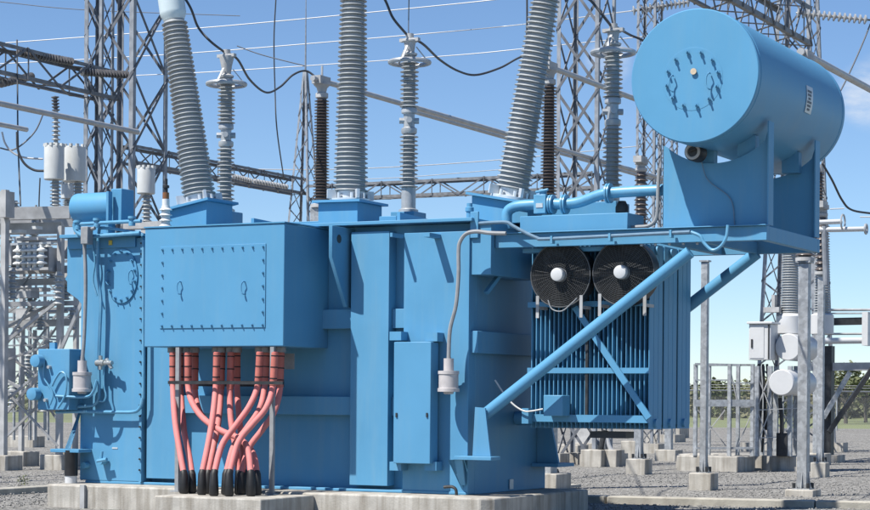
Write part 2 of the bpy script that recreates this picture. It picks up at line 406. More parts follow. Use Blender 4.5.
vm.cyl(q+Vector((.08, -.02, -.10)), q+Vector((.08, -.02, .11)), .03, 8); vm.build('sampling_valve', M['brass'], TR)
q = T(105, 461, -.02)
vm = MB(); vm.cyl(q+Vector((0, 0, 0)), q+Vector((0, -.14, 0)), .05, 12); vm.cyl(q+Vector((0, -.1, 0)), q+Vector((.02, -.1, .15)), .022, 8); vm.cyl(q+Vector((-.05, -.12, 0)), q+Vector((.12, -.12, .03)), .03, 8)
vm.build('drain_valve', BP, TR)
q = T(88, 465, -.02); MB().cyl(q, q+Vector((0, -.12, 0)), .05, 12).build('drain_plug', BP, TR)
q = T(110, 245, -.07); MB().box(q.x-.03, q.x+.03, -.066, -.052, 3.9, 3.97).build('sticker', M['yellow'], TR)
q = T(115, 448, -.02); MB().box(q.x-.05, q.x+.05, -.026, -.02, q.z-.012, q.z+.012).build('name_strip', M['plate'], TR)
# desiccant breathers
def breather(px, py0, py1, v, pipe):
    a = T(px, py0, v); b = T(px, py1, v); h = a.z-b.z
    m = MB().lathe(b, (0, 0, 1), [(.05, -.03), (.07, -.02), (.07, 0), (.15, .005), (.15, .05), (.135, .055), (.135, h*.55), (.145, h*.56), (.145, h*.66), (.07, h*.67), (.07, h*1.05)], 24)
    o = m.build('breather', M['silica'], TR)
    MB().tube(smooth_path([T(x, y, v) for x, y in pipe], 6), .028, 8).build('hose', M['hose'], o)
breather(82, 362, 392, -.32, [(82, 363), (84, 340), (85.5, 300), (85.5, 270), (84.5, 238), (88, 231), (95, 228)])
breather(448.5, 360, 392, -.25, [(448.5, 361), (450, 330), (456, 305), (458.5, 275), (458.5, 252), (460, 242), (466, 234), (476, 231.5), (490, 233), (506, 233.5)])
q = T(87, 235, -.33); MB().box(q.x-.06, q.x+.07, q.y-.08, q.y+.06, q.z-.14, q.z+.12).build('terminal_box', M['hose'], TR, bev=.01)
# left control cabinet
a = T(38, 349, -.35); b = T(69, 410, -.35)
cab = MB().box(a.x, b.x, -.35, .06, b.z, a.z).build('side_cabinet', B, TR, bev=.01)
MB().box(b.x+.002, -6.46, -.1, .06, b.z+.1, a.z-.1).build('arm', B, cab)
for (px, py) in ((41, 361), (37.5, 394)):
    q = T(px, py, -.36)
    mm = MB(); mm.lathe(q+Vector((0, -.16, 0)), (0, 1, 0), [(.03, 0), (.09, .01), (.095, .03), (.095, .14), (.05, .15), (.05, .168)], 20)
    mm.build('gauge', B, cab)
    q2 = T(px+9, py+6, -.36); MB().lathe(q2+Vector((0, -.05, 0)), (0, 1, 0), [(.025, 0), (.025, .06)], 12).build('dial', M['alu'], cab)
mm = MB()
mm.tube(smooth_path([q for q in pix([(52, 386), (56, 378), (61, 372), (66, 376), (66, 390), (63, 400), (58, 408)], -.40)], 5), .016, 6)
mm.tube(smooth_path([q for q in pix([(44, 362), (44, 377), (49, 386), (53, 395), (50, 405)], -.40)], 5), .013, 6)
mm.tube(smooth_path(pix([(56, 396), (85, 397), (93, 392), (97, 380)], -.38), 5), .022, 6)
mm.build('capillary_pipe', BP, cab)
q = T(53, 346, -.2); MB().box(q.x-.05, q.x+.05, -.22, -.16, a.z, a.z+.1).build('lug', B, cab)
# stiffeners
def stiff(x0, x1, y_bot, y_top, yref, name='stiffener'):
    a = T(x0, yref, -.0).x; b = T(x1, yref, 0).x; zb = T(x1, y_bot, 0).z; zt = min(ZC-.002, T(x1, y_top, 0).z)
    return MB().box(a, b, 0, .219, zb, zt).build(name, B, TR, bev=.006), a, b
stiff(146.5, 176, 479, 232, 440)
_, s2a, s2b = stiff(350, 388, 486, 231, 400)
_, s3a, s3b = stiff(403, 468.2, 494.5, 231, 400)
h = MB()
for z1, z0 in ((2.89, 2.62), (1.66, 1.40)):
    h.box(T(176.5, 400, 0).x, s2a-.002, .06, .218, z0, z1); h.box(s2b+.002, s3a-.002, .1, .218, z0, z1)
h.build_each('horizontal_stiffener', B, TR, bev=.005)
hs = MB()
for y1, y0, w in ((331, 353, .10),):
    z1 = T(476, y1, .1).z; z0 = T(476, y0, .1).z; hs.box(-.008, w, .06, 2.5, z0, z1)
hs.build_each('side_stiffener', B, TR, bev=.005)
pk = MB(); z1 = T(480, 237, .1).z; z0 = T(480, 275, .1).z; pk.box(-.008, .30, .04, 1.5, z0, ZC-.003); pk.box(.0, .12, .0, .038, z0+.5, z0+.86); pk.build('turret_pocket', B, TR, bev=.006)
# corner foot plate and jacking pad
q = T(490, 455, -.1)
jp = MB(); z = T(470, 456, -.15).z
jp.box(T(454, 456, -.3).x, T(491, 456, -.3).x, -.30, .0, z-.05, z); jp.build('jacking_pad', B, TR, bev=.006)
gs = MB(); gs.prism([Vector((T(472.5, 452, -.13).x, -.13, z+.002)), Vector((T(490.5, 452, -.13).x, -.13, z+.002)), T(485, 408, -.13), T(475, 407, -.13)], (0, .035, 0)); gs.prism([(-.17, -.28, z-.052), (-.10, -.28, z-.052), (-.10, -.002, z-.052), (-.10, -.002, z-.45)], (.03, 0, 0))
gs.prism([(-.14, -.25, z-.052), (.03, -.25, z-.052), (-.02, -.06, z-.40), (-.09, -.06, z-.40)], (0, .03, 0))
gs.build('gusset', B, TR)
jl = MB(); zl = T(75, 449, -.2).z
jl.box(-6.83, -6.30, -.34, -.021, zl-.05, zl); jl.prism([(-6.58, -.32, zl+.002), (-6.50, -.32, zl+.002), (-6.53, -.03, zl+.55), (-6.55, -.03, zl+.55)], (.04, 0, 0)); jl.build('jacking_pad', B, TR, bev=.006)
a = T(533, 464, 2.6)
jr = MB(); zj = TU(550, 463, .2).z; jr.box(-.005, .42, 2.1, 2.7, zj-.05, zj); jr.prism([(-.005, 2.3, zj+.001), (.34, 2.3, zj+.001), (.22, 2.3, zj+.55), (-.005, 2.3, zj+.55)], (0, .05, 0)); jr.build('jacking_pad', B, TR)
q = T(71, 476, -.25)
MB().lathe((q.x, q.y, .332), (0, 0, 1), [(.09, 0), (.09, .11), (.085, .112)], 20).build('insulating_foot', M['white'], TR)
MB().lathe((q.x, q.y, .4445), (0, 0, 1), [(.10, 0), (.10, .38)], 20).build('black_sleeve', M['rubber'], TR)
MB().tube([(q.x+.02, q.y, .83), (q.x+.02, q.y, zl-.05)], .02, 6).build('earth_lead', M['dark'], TR)
# lifting lug
q = T(341, 228, -.52)
ul = s2a-.11
MB().prism([(ul, -.44, 4.03), (ul, -.44, 3.60), (ul, -.02, 2.92), (ul, .218, 2.92), (ul, .218, 4.03)], (.055, 0, 0)).build('lifting_lug', B, TR, bev=.004)
MB().lathe((ul+.056, -.25, 3.86), (1, 0, 0), [(.06, 0), (.06, .004)], 16).build('lug_hole', M['dark'], TR)
# control cabinet on the front
a = T(394, 342, -.28); b = T(430, 464, -.28)
cc = MB().box(a.x, b.x, -.28, -.05, b.z, a.z).build('control_cabinet', BC, TR, bev=.008)
for px, py in ((397, 336), (433, 337), (397, 466), (432, 466)):
    q = T(px, py, -.15); MB().box(q.x-.09, q.x+.09, -.2, -.002, q.z-.06, q.z+.06).build('mounting_bracket', B, cc)
for px, py in ((396.5, 415), (427, 415)):
    q = T(px, py, -.285); MB().box(q.x-.012, q.x+.012, -.295, -.2805, q.z-.03, q.z+.03).build('latch', M['dark'], cc)
for px, hw in ((396, .018), (431, .05)):
    q = T(px, 235, -.2); MB().box(q.x-hw, q.x+hw, -.34, -.002, q.z-.035, q.z+.02).build('cable_bracket', B, TR)
# cable box
bx = (-4.665, -2.345); bz0, bz1 = 2.345, 4.035
cb = MB().box(bx[0], bx[1], -1.0, .215, bz0, bz1).build('cable_box', BC, TR, bev=.012)
a = T(163, 250, -1.0); b = T(263, 324.5, -1.0); z1 = .5*(a.z+T(263, 246, -1).z); z0 = .5*(b.z+T(163, 325.7, -1).z)
ac = MB().box(a.x-.04, b.x+.04, -1.012, -1.001, z0-.04, z1+.04).build('access_cover', BC, TR, bev=.003)
nxb, nzb = 11, 7
for i in range(nxb):
    x = a.x+(b.x-a.x)*i/(nxb-1)
    bolt_at(ac, (x, -1.012, z1)); bolt_at(ac, (x, -1.012, z0))
for k in range(1, nzb-1):
    z = z0+(z1-z0)*k/(nzb-1)
    bolt_at(ac, (a.x, -1.012, z)); bolt_at(ac, (b.x, -1.012, z))
for px in (181, 245):
    q = T(px, 288, -1.01); loop_handle(q.x, -1.012, q.z, ac, .17, .05)
MB().box(bx[0]-.012, bx[1]+.012, -1.014, .2, bz1+.002, bz1+.02).build('box_lid', BC, cb)
# cable entry glands under the box
glm = MB()
for px in (172.5, 180, 188, 194.5, 217, 222, 231, 237, 260, 266, 275, 281):
    q = T(px, 350, -.7); glm.lathe((q.x, -.7, 2.27), (0, 0, 1), [(.07, 0), (.07, .07)], 12)
glm.build_each('cable_gland', M['hose'], cb)
q = T(289, 362, -.3); MB().box(q.x-.08, q.x+.08, -.30, -.28, q.z-.10, q.z+.12).build('earth_plate', M['hose'], TR)
# small neutral bushing standing behind the box
q = T(169.5, 228, .1)
nb = MB().lathe((q.x, .0, 4.056), (0, 0, 1), shed_profile(.40, .065, .06, 5, .035)+[(.055, .40), (.055, .50)], 20).build('neutral_bushing', M['porc_white'], TR)
MB().lathe((q.x, .0, 4.562), (0, 0, 1), [(.05, -.004), (.05, .09)], 16).build('amber_band', mat('amber_glaze', (.22, .09, .03), .25, 0, .1), nb)
MB().lathe((q.x, .0, 4.656), (0, 0, 1), [(.03, 0), (.03, .06), (.05, .065), (.05, .10), (.025, .11), (.025, .2)], 12).build('terminal', M['dark'], nb)

# HV bushings
def hv_bushing(pbase, ptop, cap_up, turret, L=2.62):
    v = 1.2
    b = T(*pbase, v); t = T(*ptop, v); d = (t-b).normalized()
    o = MB().lathe(b, d, shed_profile(L, .216, .155, int(L/.068), .045), 40).build('bushing', M['porc'], TR)
    fm = MB().lathe(b-d*.15, d, [(.30, 0), (.30, .04), (.215, .05), (.215, .15), (.20, .16)], 32)
    _, a2, b2 = frame_of(d)
    for k in range(8):
        w = 2*PI*k/8+.2; e = a2*math.cos(w)+b2*math.sin(w); fm.cyl(b-d*.11+e*.26, b-d*.03+e*.26, .024, 8)
    for k in range(4):
        w = PI/4+PI/2*k; e = a2*math.cos(w)+b2*math.sin(w)
        fm.prism([b-d*.11+e*.22, b-d*.11+e*.36, b+d*.02+e*.36, b+d*.02+e*.22], a2.cross(e).normalized()*.0+d.cross(e)*.04)
    fm.build('flange', M['alu_bright'], o)
    cm = MB().lathe(b+d*(L+.002), d, [(.16, 0), (.175, .04), (.20, .09), (.205, .13), (.205, .52), (.12, .56), (.05, .57), (.05, .75)], 28)
    cm.build('cap', M['cap'], o)
    c = b-d*.152
    # turret: square box with sloping top plate
    w, dp = turret; _, _, _ = frame_of(d)
    x = Vector((d.z, 0, -d.x)); y = Vector((0, 1, 0))
    tp = MB(); cs = [c+x*sx*(w/2+.07)+y*sy*(dp/2+.07) for sx, sy in ((-1, -1), (1, -1), (1, 1), (-1, 1))]
    tp.prism(cs, -d*.035); tp.build('turret_flange', BC, o)
    tb = MB(); cs = [c-d*.037+x*sx*w/2+y*sy*dp/2 for sx, sy in ((-1, -1), (1, -1), (1, 1), (-1, 1))]
    lo = [Vector((p.x, p.y, ZC+.04)) for p in cs]
    tb.add(lo+cs, [(3, 2, 1, 0), (4, 5, 6, 7), (0, 1, 5, 4), (1, 2, 6, 5), (2, 3, 7, 6), (3, 0, 4, 7)]); tb.build('turret', B, o, bev=.005)
    return b+d*(L+.76)
tops = [hv_bushing((199, 196), (174, 20), 1, (.70, .72), 2.77), hv_bushing((350.5, 192), (353.5, 0), 1, (.66, .74), 2.86), hv_bushing((513, 189), (545.5, 0), 1, (.88, .74), 3.0)]

# surge arresters on the rear of the cover
arr_top = []
def arrester(px, ybase, ys, v=2.42):
    b = T(px, ybase, v); zz = lambda y: T(px, y, v).z
    y_l0, y_l1, y_u0, y_u1, y_top = ys
    x, y = b.x, b.y; prof = []
    z0, z1, z2, z3, z4 = zz(y_l0), zz(y_l1), zz(y_u0), zz(y_u1), zz(y_top)
    m = MB().lathe((x, y, z0), (0, 0, 1), shed_profile(z1-z0, .088, .085, 13, .06, .05), 24)
    m.lathe((x, y, z2), (0, 0, 1), shed_profile(z3-z2, .088, .085, 12, .06, .05), 24)
    o = m.build('surge_arrester', M['porc_light'], TR)
    f = MB().lathe((x, y, z1), (0, 0, 1), [(.11, 0), (.12, .02), (.12, .08), (.085, .1), (.085, z2-z1-.1), (.12, z2-z1-.08), (.12, z2-z1-.02), (.11, z2-z1)], 18)
    for k in range(4):
        w = PI/2*k+.5; f.cyl((x+.05*math.cos(w), y+.05*math.sin(w), (z1+z2)/2), (x+.15*math.cos(w), y+.15*math.sin(w), (z1+z2)/2), .045, 8)
    f.build('metal_fitting', M['alu'], o); f = MB(); f.lathe((x, y, zz(ybase)-.1), (0, 0, 1), [(.15, 0), (.15, .04), (.11, .06), (.11, z0-zz(ybase)+.1)], 18)
    f.build('base_fitting', M['alu'], o)
    tcap = MB().lathe((x, y, z3), (0, 0, 1), [(.11, 0), (.12, .03), (.07, .06), (.09, .2), (.12, z4-z3-.12), (.12, z4-z3-.1), (.06, z4-z3-.08), (.06, z4-z3)], 16)
    tcap.box(x-.16, x+.16, y-.04, y+.04, z4-.12, z4-.07)
    tcap.build('terminal_cap', M['galv_dull'], o)
    rg = MB(); zr = z3-.10
    rg.torus((x, y, zr), (0, 0, 1), .30, .035, 36, 8)
    for k in range(3):
        w = 2*PI*k/3+.6; rg.bar((x+.30*math.cos(w), y+.30*math.sin(w), zr), (x+.1*math.cos(w), y+.1*math.sin(w), z3+.14), .035, .012)
    rg.build('grading_ring', M['alu'], o)
    MB().box(x-.2, x+.2, y-.2, y+.2, ZC+.052, max(ZC+.1, zz(ybase)-.102)).build('pedestal', BC, o, bev=.005)
    arr_top.append(Vector((x, y, z4)))
arrester(225.5, 206, (200, 147, 124, 78, 50))
arrester(408.5, 206, (188, 134, 108, 56, 34))
arrester(612, 206, (186, 126, 98, 46, 24))

# platform, saddles and conservator
pf = MB(); PV0, PV1 = .15, 2.55; PU0, PU1 = 2.66, 4.14; zt, zb = 3.885, 3.70
pf.box(.31, PU1, PV0, PV0+.10, zb, zt)                      # front beam from the tank
pf.box(.31, PU1, PV0-.05, PV0+.12, zt+.001, zt+.015)
pf.box(.02, PU1, PV1-.10, PV1, zb, zt)
pf.box(PU1-.10, PU1, PV0+.101, PV1-.101, zb, zt); pf.box(PU0, PU0+.1, PV0+.101, PV1-.101, zb, zt)
pf.box(PU0+.55, PU0+.62, PV0+.101, PV1-.101, zb, zt-.02)
pf.build('conservator_platform', B, TR, bev=.005)
bc = MB()
for i in range(5):
    q = T(640+i*14, 245, PV0); bc.cyl((q.x, PV0+.05, zb-.03), (q.x, PV0+.05, zb-.001), .018, 6)
bc.build('platform_bolts', M['alu'], TR)
CU, CZ, CR = 3.38, 5.75, .85; CV0, CV1 = -.5, 3.45
def saddle(v, th):
    n = 24; rr = CR+.17; z0 = zt+.016; ztop = 5.13; pts = [(PU0+.02, v, z0)]
    a0 = math.acos((PU0+.02-CU)/rr*1.0) if abs(PU0+.02-CU) < rr else PI
    pts = [(PU0+.02, v, z0), (PU1-.02, v, z0), (PU1-.02, v, ztop+.07)]
    aR = -math.acos((PU1-.08-CU)/rr); aL = -math.acos((PU0+.06-CU)/rr)
    for i in range(n+1):
        t = aR+(aL-aR)*i/n; pts.append((CU+rr*math.cos(t), v, CZ+rr*math.sin(t)))
    pts.append((PU0+.02, v, CZ+rr*math.sin(aL)+.02))
    m = MB(); m.prism(pts, (0, th, 0)); m.box(PU1-.018, PU1+.0, v-.09, v+th+.09, z0, ztop+.10)
    return m.build('saddle', B, TR)
saddle(.30, .03); saddle(2.40, .03)
cr_ = MB()
for v in (.34, 2.25):
    for uu, ww in ((CU-.15, .26), (CU+.42, .24)):
        zz = CZ-math.sqrt(CR*CR-(uu-CU)**2); cr_.box(uu-ww/2, uu+ww/2, v, v+.14, zz-.22, zz+.06)
cr_.build_each('cradle_block', B, TR)
cons = MB().lathe((CU, CV0, CZ), (0, 1, 0), [(CR-.012, 0), (CR, .012), (CR, CV1-CV0-.012), (CR-.012, CV1-CV0)], 96)
co = cons.build('conservator', BC, TR)
wl = MB()
for v in (CV0+.10, CV1-.12): wl.torus((CU, v, CZ), (0, 1, 0), CR, .006, 72, 6)
wl.build('weld_bead', BC, co)
mhc = Vector((CU-.02, CV0-.0, CZ-.04))
mh = MB().lathe(mhc+Vector((0, -.022, 0)), (0, 1, 0), [(.40, .019), (.40, .0225)], 40).build('manhole_cover', BC, TR, bev=.003)
for i in range(12):
    t = 2*PI*(i+.35)/12; bolt_at(mh, mhc+Vector((.345*math.cos(t), -.022, .345*math.sin(t))), r=.02, l=.06)
for dx in (-.25, .24): loop_handle(mhc.x+dx, mhc.y-.022, mhc.z-.05, mh, .2, .06)
q = mhc+Vector((.02, -.022, .09)); MB().lathe(q+Vector((0, -.012, 0)), (0, 1, 0), [(.04, 0), (.04, .012)], 16).build('seal', M['tan'], mh)
# level gauge under the front disc
q = T(694, 152, .05)
lg = MB(); lg.lathe((q.x, .0, q.z), (0, 1, 0), [(.11, 0), (.12, .02), (.12, .22), (.06, .23), (.06, .3)], 24); lg.cyl((q.x-.05, -.03, q.z), (q.x+.05, -.03, q.z+.03), .012, 6)
lg.build('level_gauge', M['dark'], TR)
MB().tube(smooth_path([(q.x+.03, .25, q.z-.1), (q.x+.12, .27, q.z-.35), (q.x+.42, .28, q.z-.6), (q.x+.48, .28, zt+.03)], 6), .008, 6).build('gauge_lead', M['conduit_blue'], TR)
MB().torus((q.x, -.005, q.z), (0, 1, 0), .085, .02, 24, 6).build('gauge_bezel', M['galv_dull'], TR)
# plate on the conservator's flank
ap = math.radians(0); pm = MB(); n = 5
def on_cyl(a, v, r): return Vector((CU+r*math.cos(a), v, CZ+r*math.sin(a)))
vs = []; a0, a1 = math.radians(-30), math.radians(-5); va, vb = 1.62, 1.88
va, vb = 1.55, 1.83; a0, a1 = math.radians(-16), math.radians(8)
fs = []
for i in range(n+1):
    a = a0+(a1-a0)*i/n
    for vv, r in ((va, CR+.004), (vb, CR+.004), (vb, CR+.010), (va, CR+.010)): vs.append(on_cyl(a, vv, r))
for i in range(n):
    for k in range(4): fs.append((i*4+k, i*4+(k+1) % 4, i*4+4+(k+1) % 4, i*4+4+k))
fs += [(0, 1, 2, 3), (n*4+3, n*4+2, n*4+1, n*4)]
pm.add(vs, fs); po = pm.build('nameplate', M['plate'], co)
ink = MB()
for i in range(6):
    a = a0+(a1-a0)*(i+1)/7.5; w = .05+.04*((i*7) % 3)/2
    q = on_cyl(a, .5*(va+vb)-.02, CR+.0125); t = Vector((-math.sin(a), 0, math.cos(a)))
    ink.bar(q-Vector((0, w, 0)), q+Vector((0, w, 0)), .03, .003, up=Vector((math.cos(a), 0, math.sin(a))))
ink.build('engraving', M['ink'], po)

# struts
def strut(a, b, name='strut', r=.082):
    m = MB(); m.cyl(a, b, r, 20); return m.build(name, BC, TR)
sa = T(485.5, 414, -.0); sb = T(690, 252, .12); strut(sa, sb)
r0 = T(757, 253, 2.45); r1 = T(668, 322, 2.45); strut(r1, r0, 'strut', .085)
r2 = T(600, 375, 2.45); strut(r2, r1, 'strut', .084)
# block on the front beam, with the turret step behind it
a = T(520, 215, .35); b = T(627.5, 231, .35)
MB().box(a.x, b.x, .35, .95, zt+.016, a.z-.02).build('beam_box', BC, TR, bev=.008)
a = T(541, 204, 1.0); b = T(616, 214, 1.0)
MB().box(.62, b.x, 1.0, 1.5, zt+.02, a.z).build('beam_box', BC, TR, bev=.008)
q = T(622, 207, .8); MB().lathe((q.x, .8, q.z-.2), (0, 0, 1), [(.06, 0), (.06, .12), (.09, .13), (.09, .2), (.05, .28)], 14).build('oil_sight', M['dark'], TR)
# main oil pipe to the conservator
PVv = .62
pts = [T(x, y, PVv) for x, y in ((507, 229), (507, 214), (512, 208), (522, 205.5), (540, 204.5), (553, 204), (567, 204), (580, 202), (595, 196.5), (605, 193.5), (615, 192.5), (640, 191), (664, 190))]
MB().tube(smooth_path(pts, 5), .075, 16).build_each('oil_pipe', BP, TR)
for x, y in ((552, 204.5), (565, 204.3), (609, 193.3)):
    q = T(x, y, PVv); MB().lathe(q-Vector((.03, 0, 0)), (1, 0, 0), [(.075, 0), (.135, .002), (.135, .024), (.12, .026), (.12, .036), (.135, .038), (.135, .06), (.075, .062)], 24).build('pipe_flange', BP, TR)
q = T(543, 204, PVv)
vv = MB(); vv.box(q.x-.09, q.x+.09, PVv-.12, PVv+.12, q.z-.14, q.z+.12); vv.cyl((q.x, PVv, q.z+.12), (q.x, PVv, q.z+.2), .05, 12); vv.cyl((q.x-.09, PVv-.05, q.z+.16), (q.x+.1, PVv-.05, q.z+.19), .02, 8)
vo_ = vv.build('gas_relay', BP, TR, bev=.012)
MB().box(q.x-.05, q.x+.05, PVv-.128, PVv-.121, q.z-.06, q.z).build('relay_window', M['plate'], vo_)
# conduits
cn = [T(x, y, PV0-.12) for x, y in ((478, 223.5), (495, 222.5), (507, 222.5), (513, 226), (524, 232), (537, 238), (545, 239), (600, 236.5), (650, 234), (690, 232))]
MB().tube(smooth_path(cn, 5), .024, 8).build('conduit', M['conduit_blue'], TR)
for x, y in ((552, 239), (610, 236.5), (671, 233)):
    q = T(x, y, PV0-.12); MB().box(q.x-.015, q.x+.015, PV0-.15, PV0-.052, q.z-.06, q.z+.04).build('conduit_clip', BP, TR)
cn = [T(x, y, -.0) for x, y in ((691, 232), (700, 236), (704, 243), (712, 250), (720, 247), (726, 238), (728, 225))]
MB().tube(smooth_path(cn, 6), .022, 8).build('loop_hose', BP, TR)
cn = [T(x, y, .5) for x, y in ((659, 168), (658, 190), (657.5, 210), (655, 221), (648, 226), (638, 227), (628, 228))]
MB().tube(smooth_path(cn, 6), .026, 8).build('conduit', M['hose'], TR)

# radiators: three banks one behind the other, fins edge-on to the front
RV = .66
RU0, RU1 = T(530, 400, RV).x, T(650, 400, RV).x
RZ0, RZ1 = T(590, 428.5, RV).z, 3.74
RP = (TU(690, 430, RU1).y-RV+.08)/3
nf = 27
for k in range(3):
    v0 = RV+k*RP; v1 = v0+RP-.06; m = MB()
    for i in range(nf):
        u = RU0+.02+(RU1-RU0-.04)*i/(nf-1)
        for s0, s1 in ((0, .31*(RP-.06)), (.345*(RP-.06), .655*(RP-.06)), (.69*(RP-.06), RP-.06)):
            m.box(u-.006, u+.006, v0+s0, v0+s1-.001, RZ0+.06, RZ1-.06)
        m.box(u-.003, u+.003, v0+.005, v1-.005, RZ0, RZ1)
    for z in (RZ0+.08, RZ1-.08): m.cyl((RU0-.0, v0+.23, z), (RU1+.02, v0+.23, z), .06, 14)
    ro = m.build('radiator', B, TR)
hd = MB()
for z in (RZ0+.12, RZ1-.1): hd.cyl((-.0, RV+.9, z), (RU0+.05, RV+.9, z), .10, 16)
hd.build_each('header_pipe', B, TR)
fr = MB()
for y, w in ((304, .075), (370.5, .075), (418.5, .10)):
    z = T(590, y, RV-.03).z; fr.box(RU0-.02, RU1+.0, RV-.055, RV-.005, z-w/2, z+w/2)
fr.build_each('radiator_frame', BC, TR)
fr = MB(); fr.bar(T(575, 307, RV-.075), T(649, 418, RV-.075), .035, .085, up=ZX); fr.build('radiator_brace', BC, TR)
fr = MB(); fr.bar(T(660, 312, RV+.1), T(580, 410, RV+.1), .02, .05, up=ZX)
q = T(587, 340, RV-.03); fr2 = MB().box(q.x-.02, q.x+.02, RV-.045, RV-.002, RZ0+.1, RZ1-.1).build('centre_strap', M['dark'], TR)
MB().box(RU1-.95, RU1-.42, RV+.2, RV+.5, RZ0-.13, RZ0-.04).build('valve_manifold', M['dark'], TR)
pb = MB().bar(T(510, 261, .75), T(486, 293, .30), .07, .05); pb.build('pocket_brace', BC, TR)
q = T(511, 483, 1.2); q = TU(511, 484, .0); MB().box(.0, .012, q.y-.06, q.y+.06, q.z-.07, q.z+.07).build('earth_pad', M['plate'], TR)
MB().tube(smooth_path(pix([(444, 487), (449, 486.5), (453, 487), (456, 490), (456.5, 497)], -.12), 5), .022, 8).build('drain_pipe', M['dark'], TR)
# junction box on the lower frame
a = T(544, 395, RV-.3); b = T(563, 416, RV-.3)
jbx = MB().box(a.x, b.x, RV-.32, RV-.06, b.z, a.z).build('fan_junction_box', BC, TR, bev=.01)
MB().tube(smooth_path(pix([(543, 409), (532, 411), (524, 411), (514, 405), (505, 395), (495, 380)], RV-.25), 5), .013, 6).build('fan_cable', M['can'], jbx)
q = T(525, 414, RV-.2); MB().box(q.x-.05, q.x+.05, RV-.2, RV-.06, q.z-.13, q.z+.08).build('bracket', BC, TR)
# fans
def fan(px, py):
    FV = RV-.42; c = T(px, py, FV); c = Vector((c.x, FV, c.z)); Rf = .43
    o = MB().lathe(c+Vector((0, .10, 0)), (0, 1, 0), [(Rf, 0), (Rf+.012, .0), (Rf+.012, .2), (Rf, .2), (Rf, 0)], 48).build('fan', M['fan'], TR)
    gd = MB()
    for k in range(15):
        r = .10+(Rf-.10)*k/14; gd.torus(c+Vector((0, .10-.07*(1-(r/Rf)**2), 0)), (0, 1, 0), r, .0020, 40, 4)
    for k in range(36):
        t = 2*PI*k/36; pts = []
        for j in range(5):
            r = .10+(Rf+.01-.10)*j/4; pts.append(c+Vector((r*math.cos(t), .10-.07*(1-(r/Rf)**2), r*math.sin(t))))
        gd.tube(pts, .0020, 4, False)
    gd.torus(c+Vector((0, .10, 0)), (0, 1, 0), Rf+.005, .010, 48, 6)
    gd.build('guard', M['fan_wire'], o)
    MB().lathe(c+Vector((-.0, -.045, 0)), (0, 1, 0), [(.06, 0), (.085, .008), (.092, .03), (.092, .12)], 24).build('hub', M['white'], o)
    MB().lathe(c+Vector((0, .076, 0)), (0, 1, 0), [(.10, 0), (.10, .18)], 20).build('motor', M['hose'], o)
    bl = MB()
    for k in range(6):
        t = 2*PI*k/6+.3; e = Vector((math.cos(t), 0, math.sin(t))); f = Vector((-math.sin(t), 0, math.cos(t)))
        q0 = c+Vector((0, .19, 0)); cs = [q0+e*.1-f*.07-Vector((0, .05, 0)), q0+e*.40-f*.14-Vector((0, .03, 0)), q0+e*.40+f*.10+Vector((0, .03, 0)), q0+e*.1+f*.07+Vector((0, .05, 0))]
        bl.prism(cs, (0, .008, 0))
    bl.build('blades', M['fan'], o)
    br = MB()
    for dx in (-.32, .32):
        br.box(c.x+dx-.022, c.x+dx+.022, FV+.06, FV+.075, c.z-.58, c.z-.28); br.box(c.x+dx-.02, c.x+dx+.02, FV+.075, RV-.06, c.z-.46, c.z-.42)
    br.build_each('bracket', M['galv_dull'], o)
    return c
fc1 = fan(557.5, 274.5); fc2 = fan(620.5, 272)
MB().tube(smooth_path(pix([(548, 300), (552, 309), (562, 311), (572, 303), (577, 298)], RV-.36), 5), .009, 6).build('fan_lead', M['hose'], TR)
MB().box(RU0, RU1, RV-.28, RV-.1, zb-.06, zb-.003).build('fan_rail', B, TR)

# ================================================================== PINK CABLES
CG = 'pink power cables under the cable box'
cables = [   # pixel course top -> bottom, depth at top and bottom, wording
    ([(173, 352), (173, 384), (175, 420), (180, 452), (184, 474)], -.9, -1.45, 'leftmost pink power cable, hanging straight with a slight bow'),
    ([(180, 352), (180.5, 384), (184, 430), (189, 455), (192, 474)], -.5, -1.3, 'second pink power cable from the left, shaded behind the first'),
    ([(188, 352), (188, 384), (192, 402), (203, 418), (220, 430), (240, 439), (248, 450), (251, 474)], -.9, -1.5, 'pink power cable sweeping far right across the bundle in front'),
    ([(195, 352), (195, 390), (200, 412), (212, 426), (230, 436), (246, 444), (254, 456), (257, 474)], -.5, -1.2, 'pink power cable sweeping right behind the crossing ones to the last boot'),
    ([(217, 352), (216, 384), (213, 415), (208, 445), (202, 474)], -.95, -1.6, 'pink power cable leaning left in the front of the middle group'),
    ([(222, 352), (221, 390), (218, 425), (213, 450), (208, 474)], -.5, -1.3, 'pink power cable leaning left at the back of the middle group'),
    ([(231, 352), (230, 390), (231, 420), (236, 450), (239, 474)], -.75, -1.2, 'nearly straight pink power cable right of the bundle centre'),
    ([(237, 352), (237, 385), (239, 415), (242, 445), (244, 474)], -.5, -1.0, 'shaded straight pink power cable behind the crossing pair'),
    ([(260, 352), (258, 384), (250, 405), (236, 425), (222, 445), (214, 474)], -.98, -1.75, 'pink power cable slanting steeply down to the left, front of the right group'),
    ([(267, 352), (265, 384), (260, 408), (247, 428), (234, 446), (226, 474)], -.6, -1.4, 'pink power cable slanting left between the two bold front ones'),
    ([(275, 352), (273, 386), (266, 408), (252, 425), (238, 443), (229, 474)], -.95, -1.7, 'boldest pink power cable, slanting left on the outside right'),
    ([(281, 352), (280, 388), (274, 412), (262, 430), (250, 446), (245, 460), (241, 474)], -.6, -1.25, 'rightmost pink power cable curving in behind the right post')]
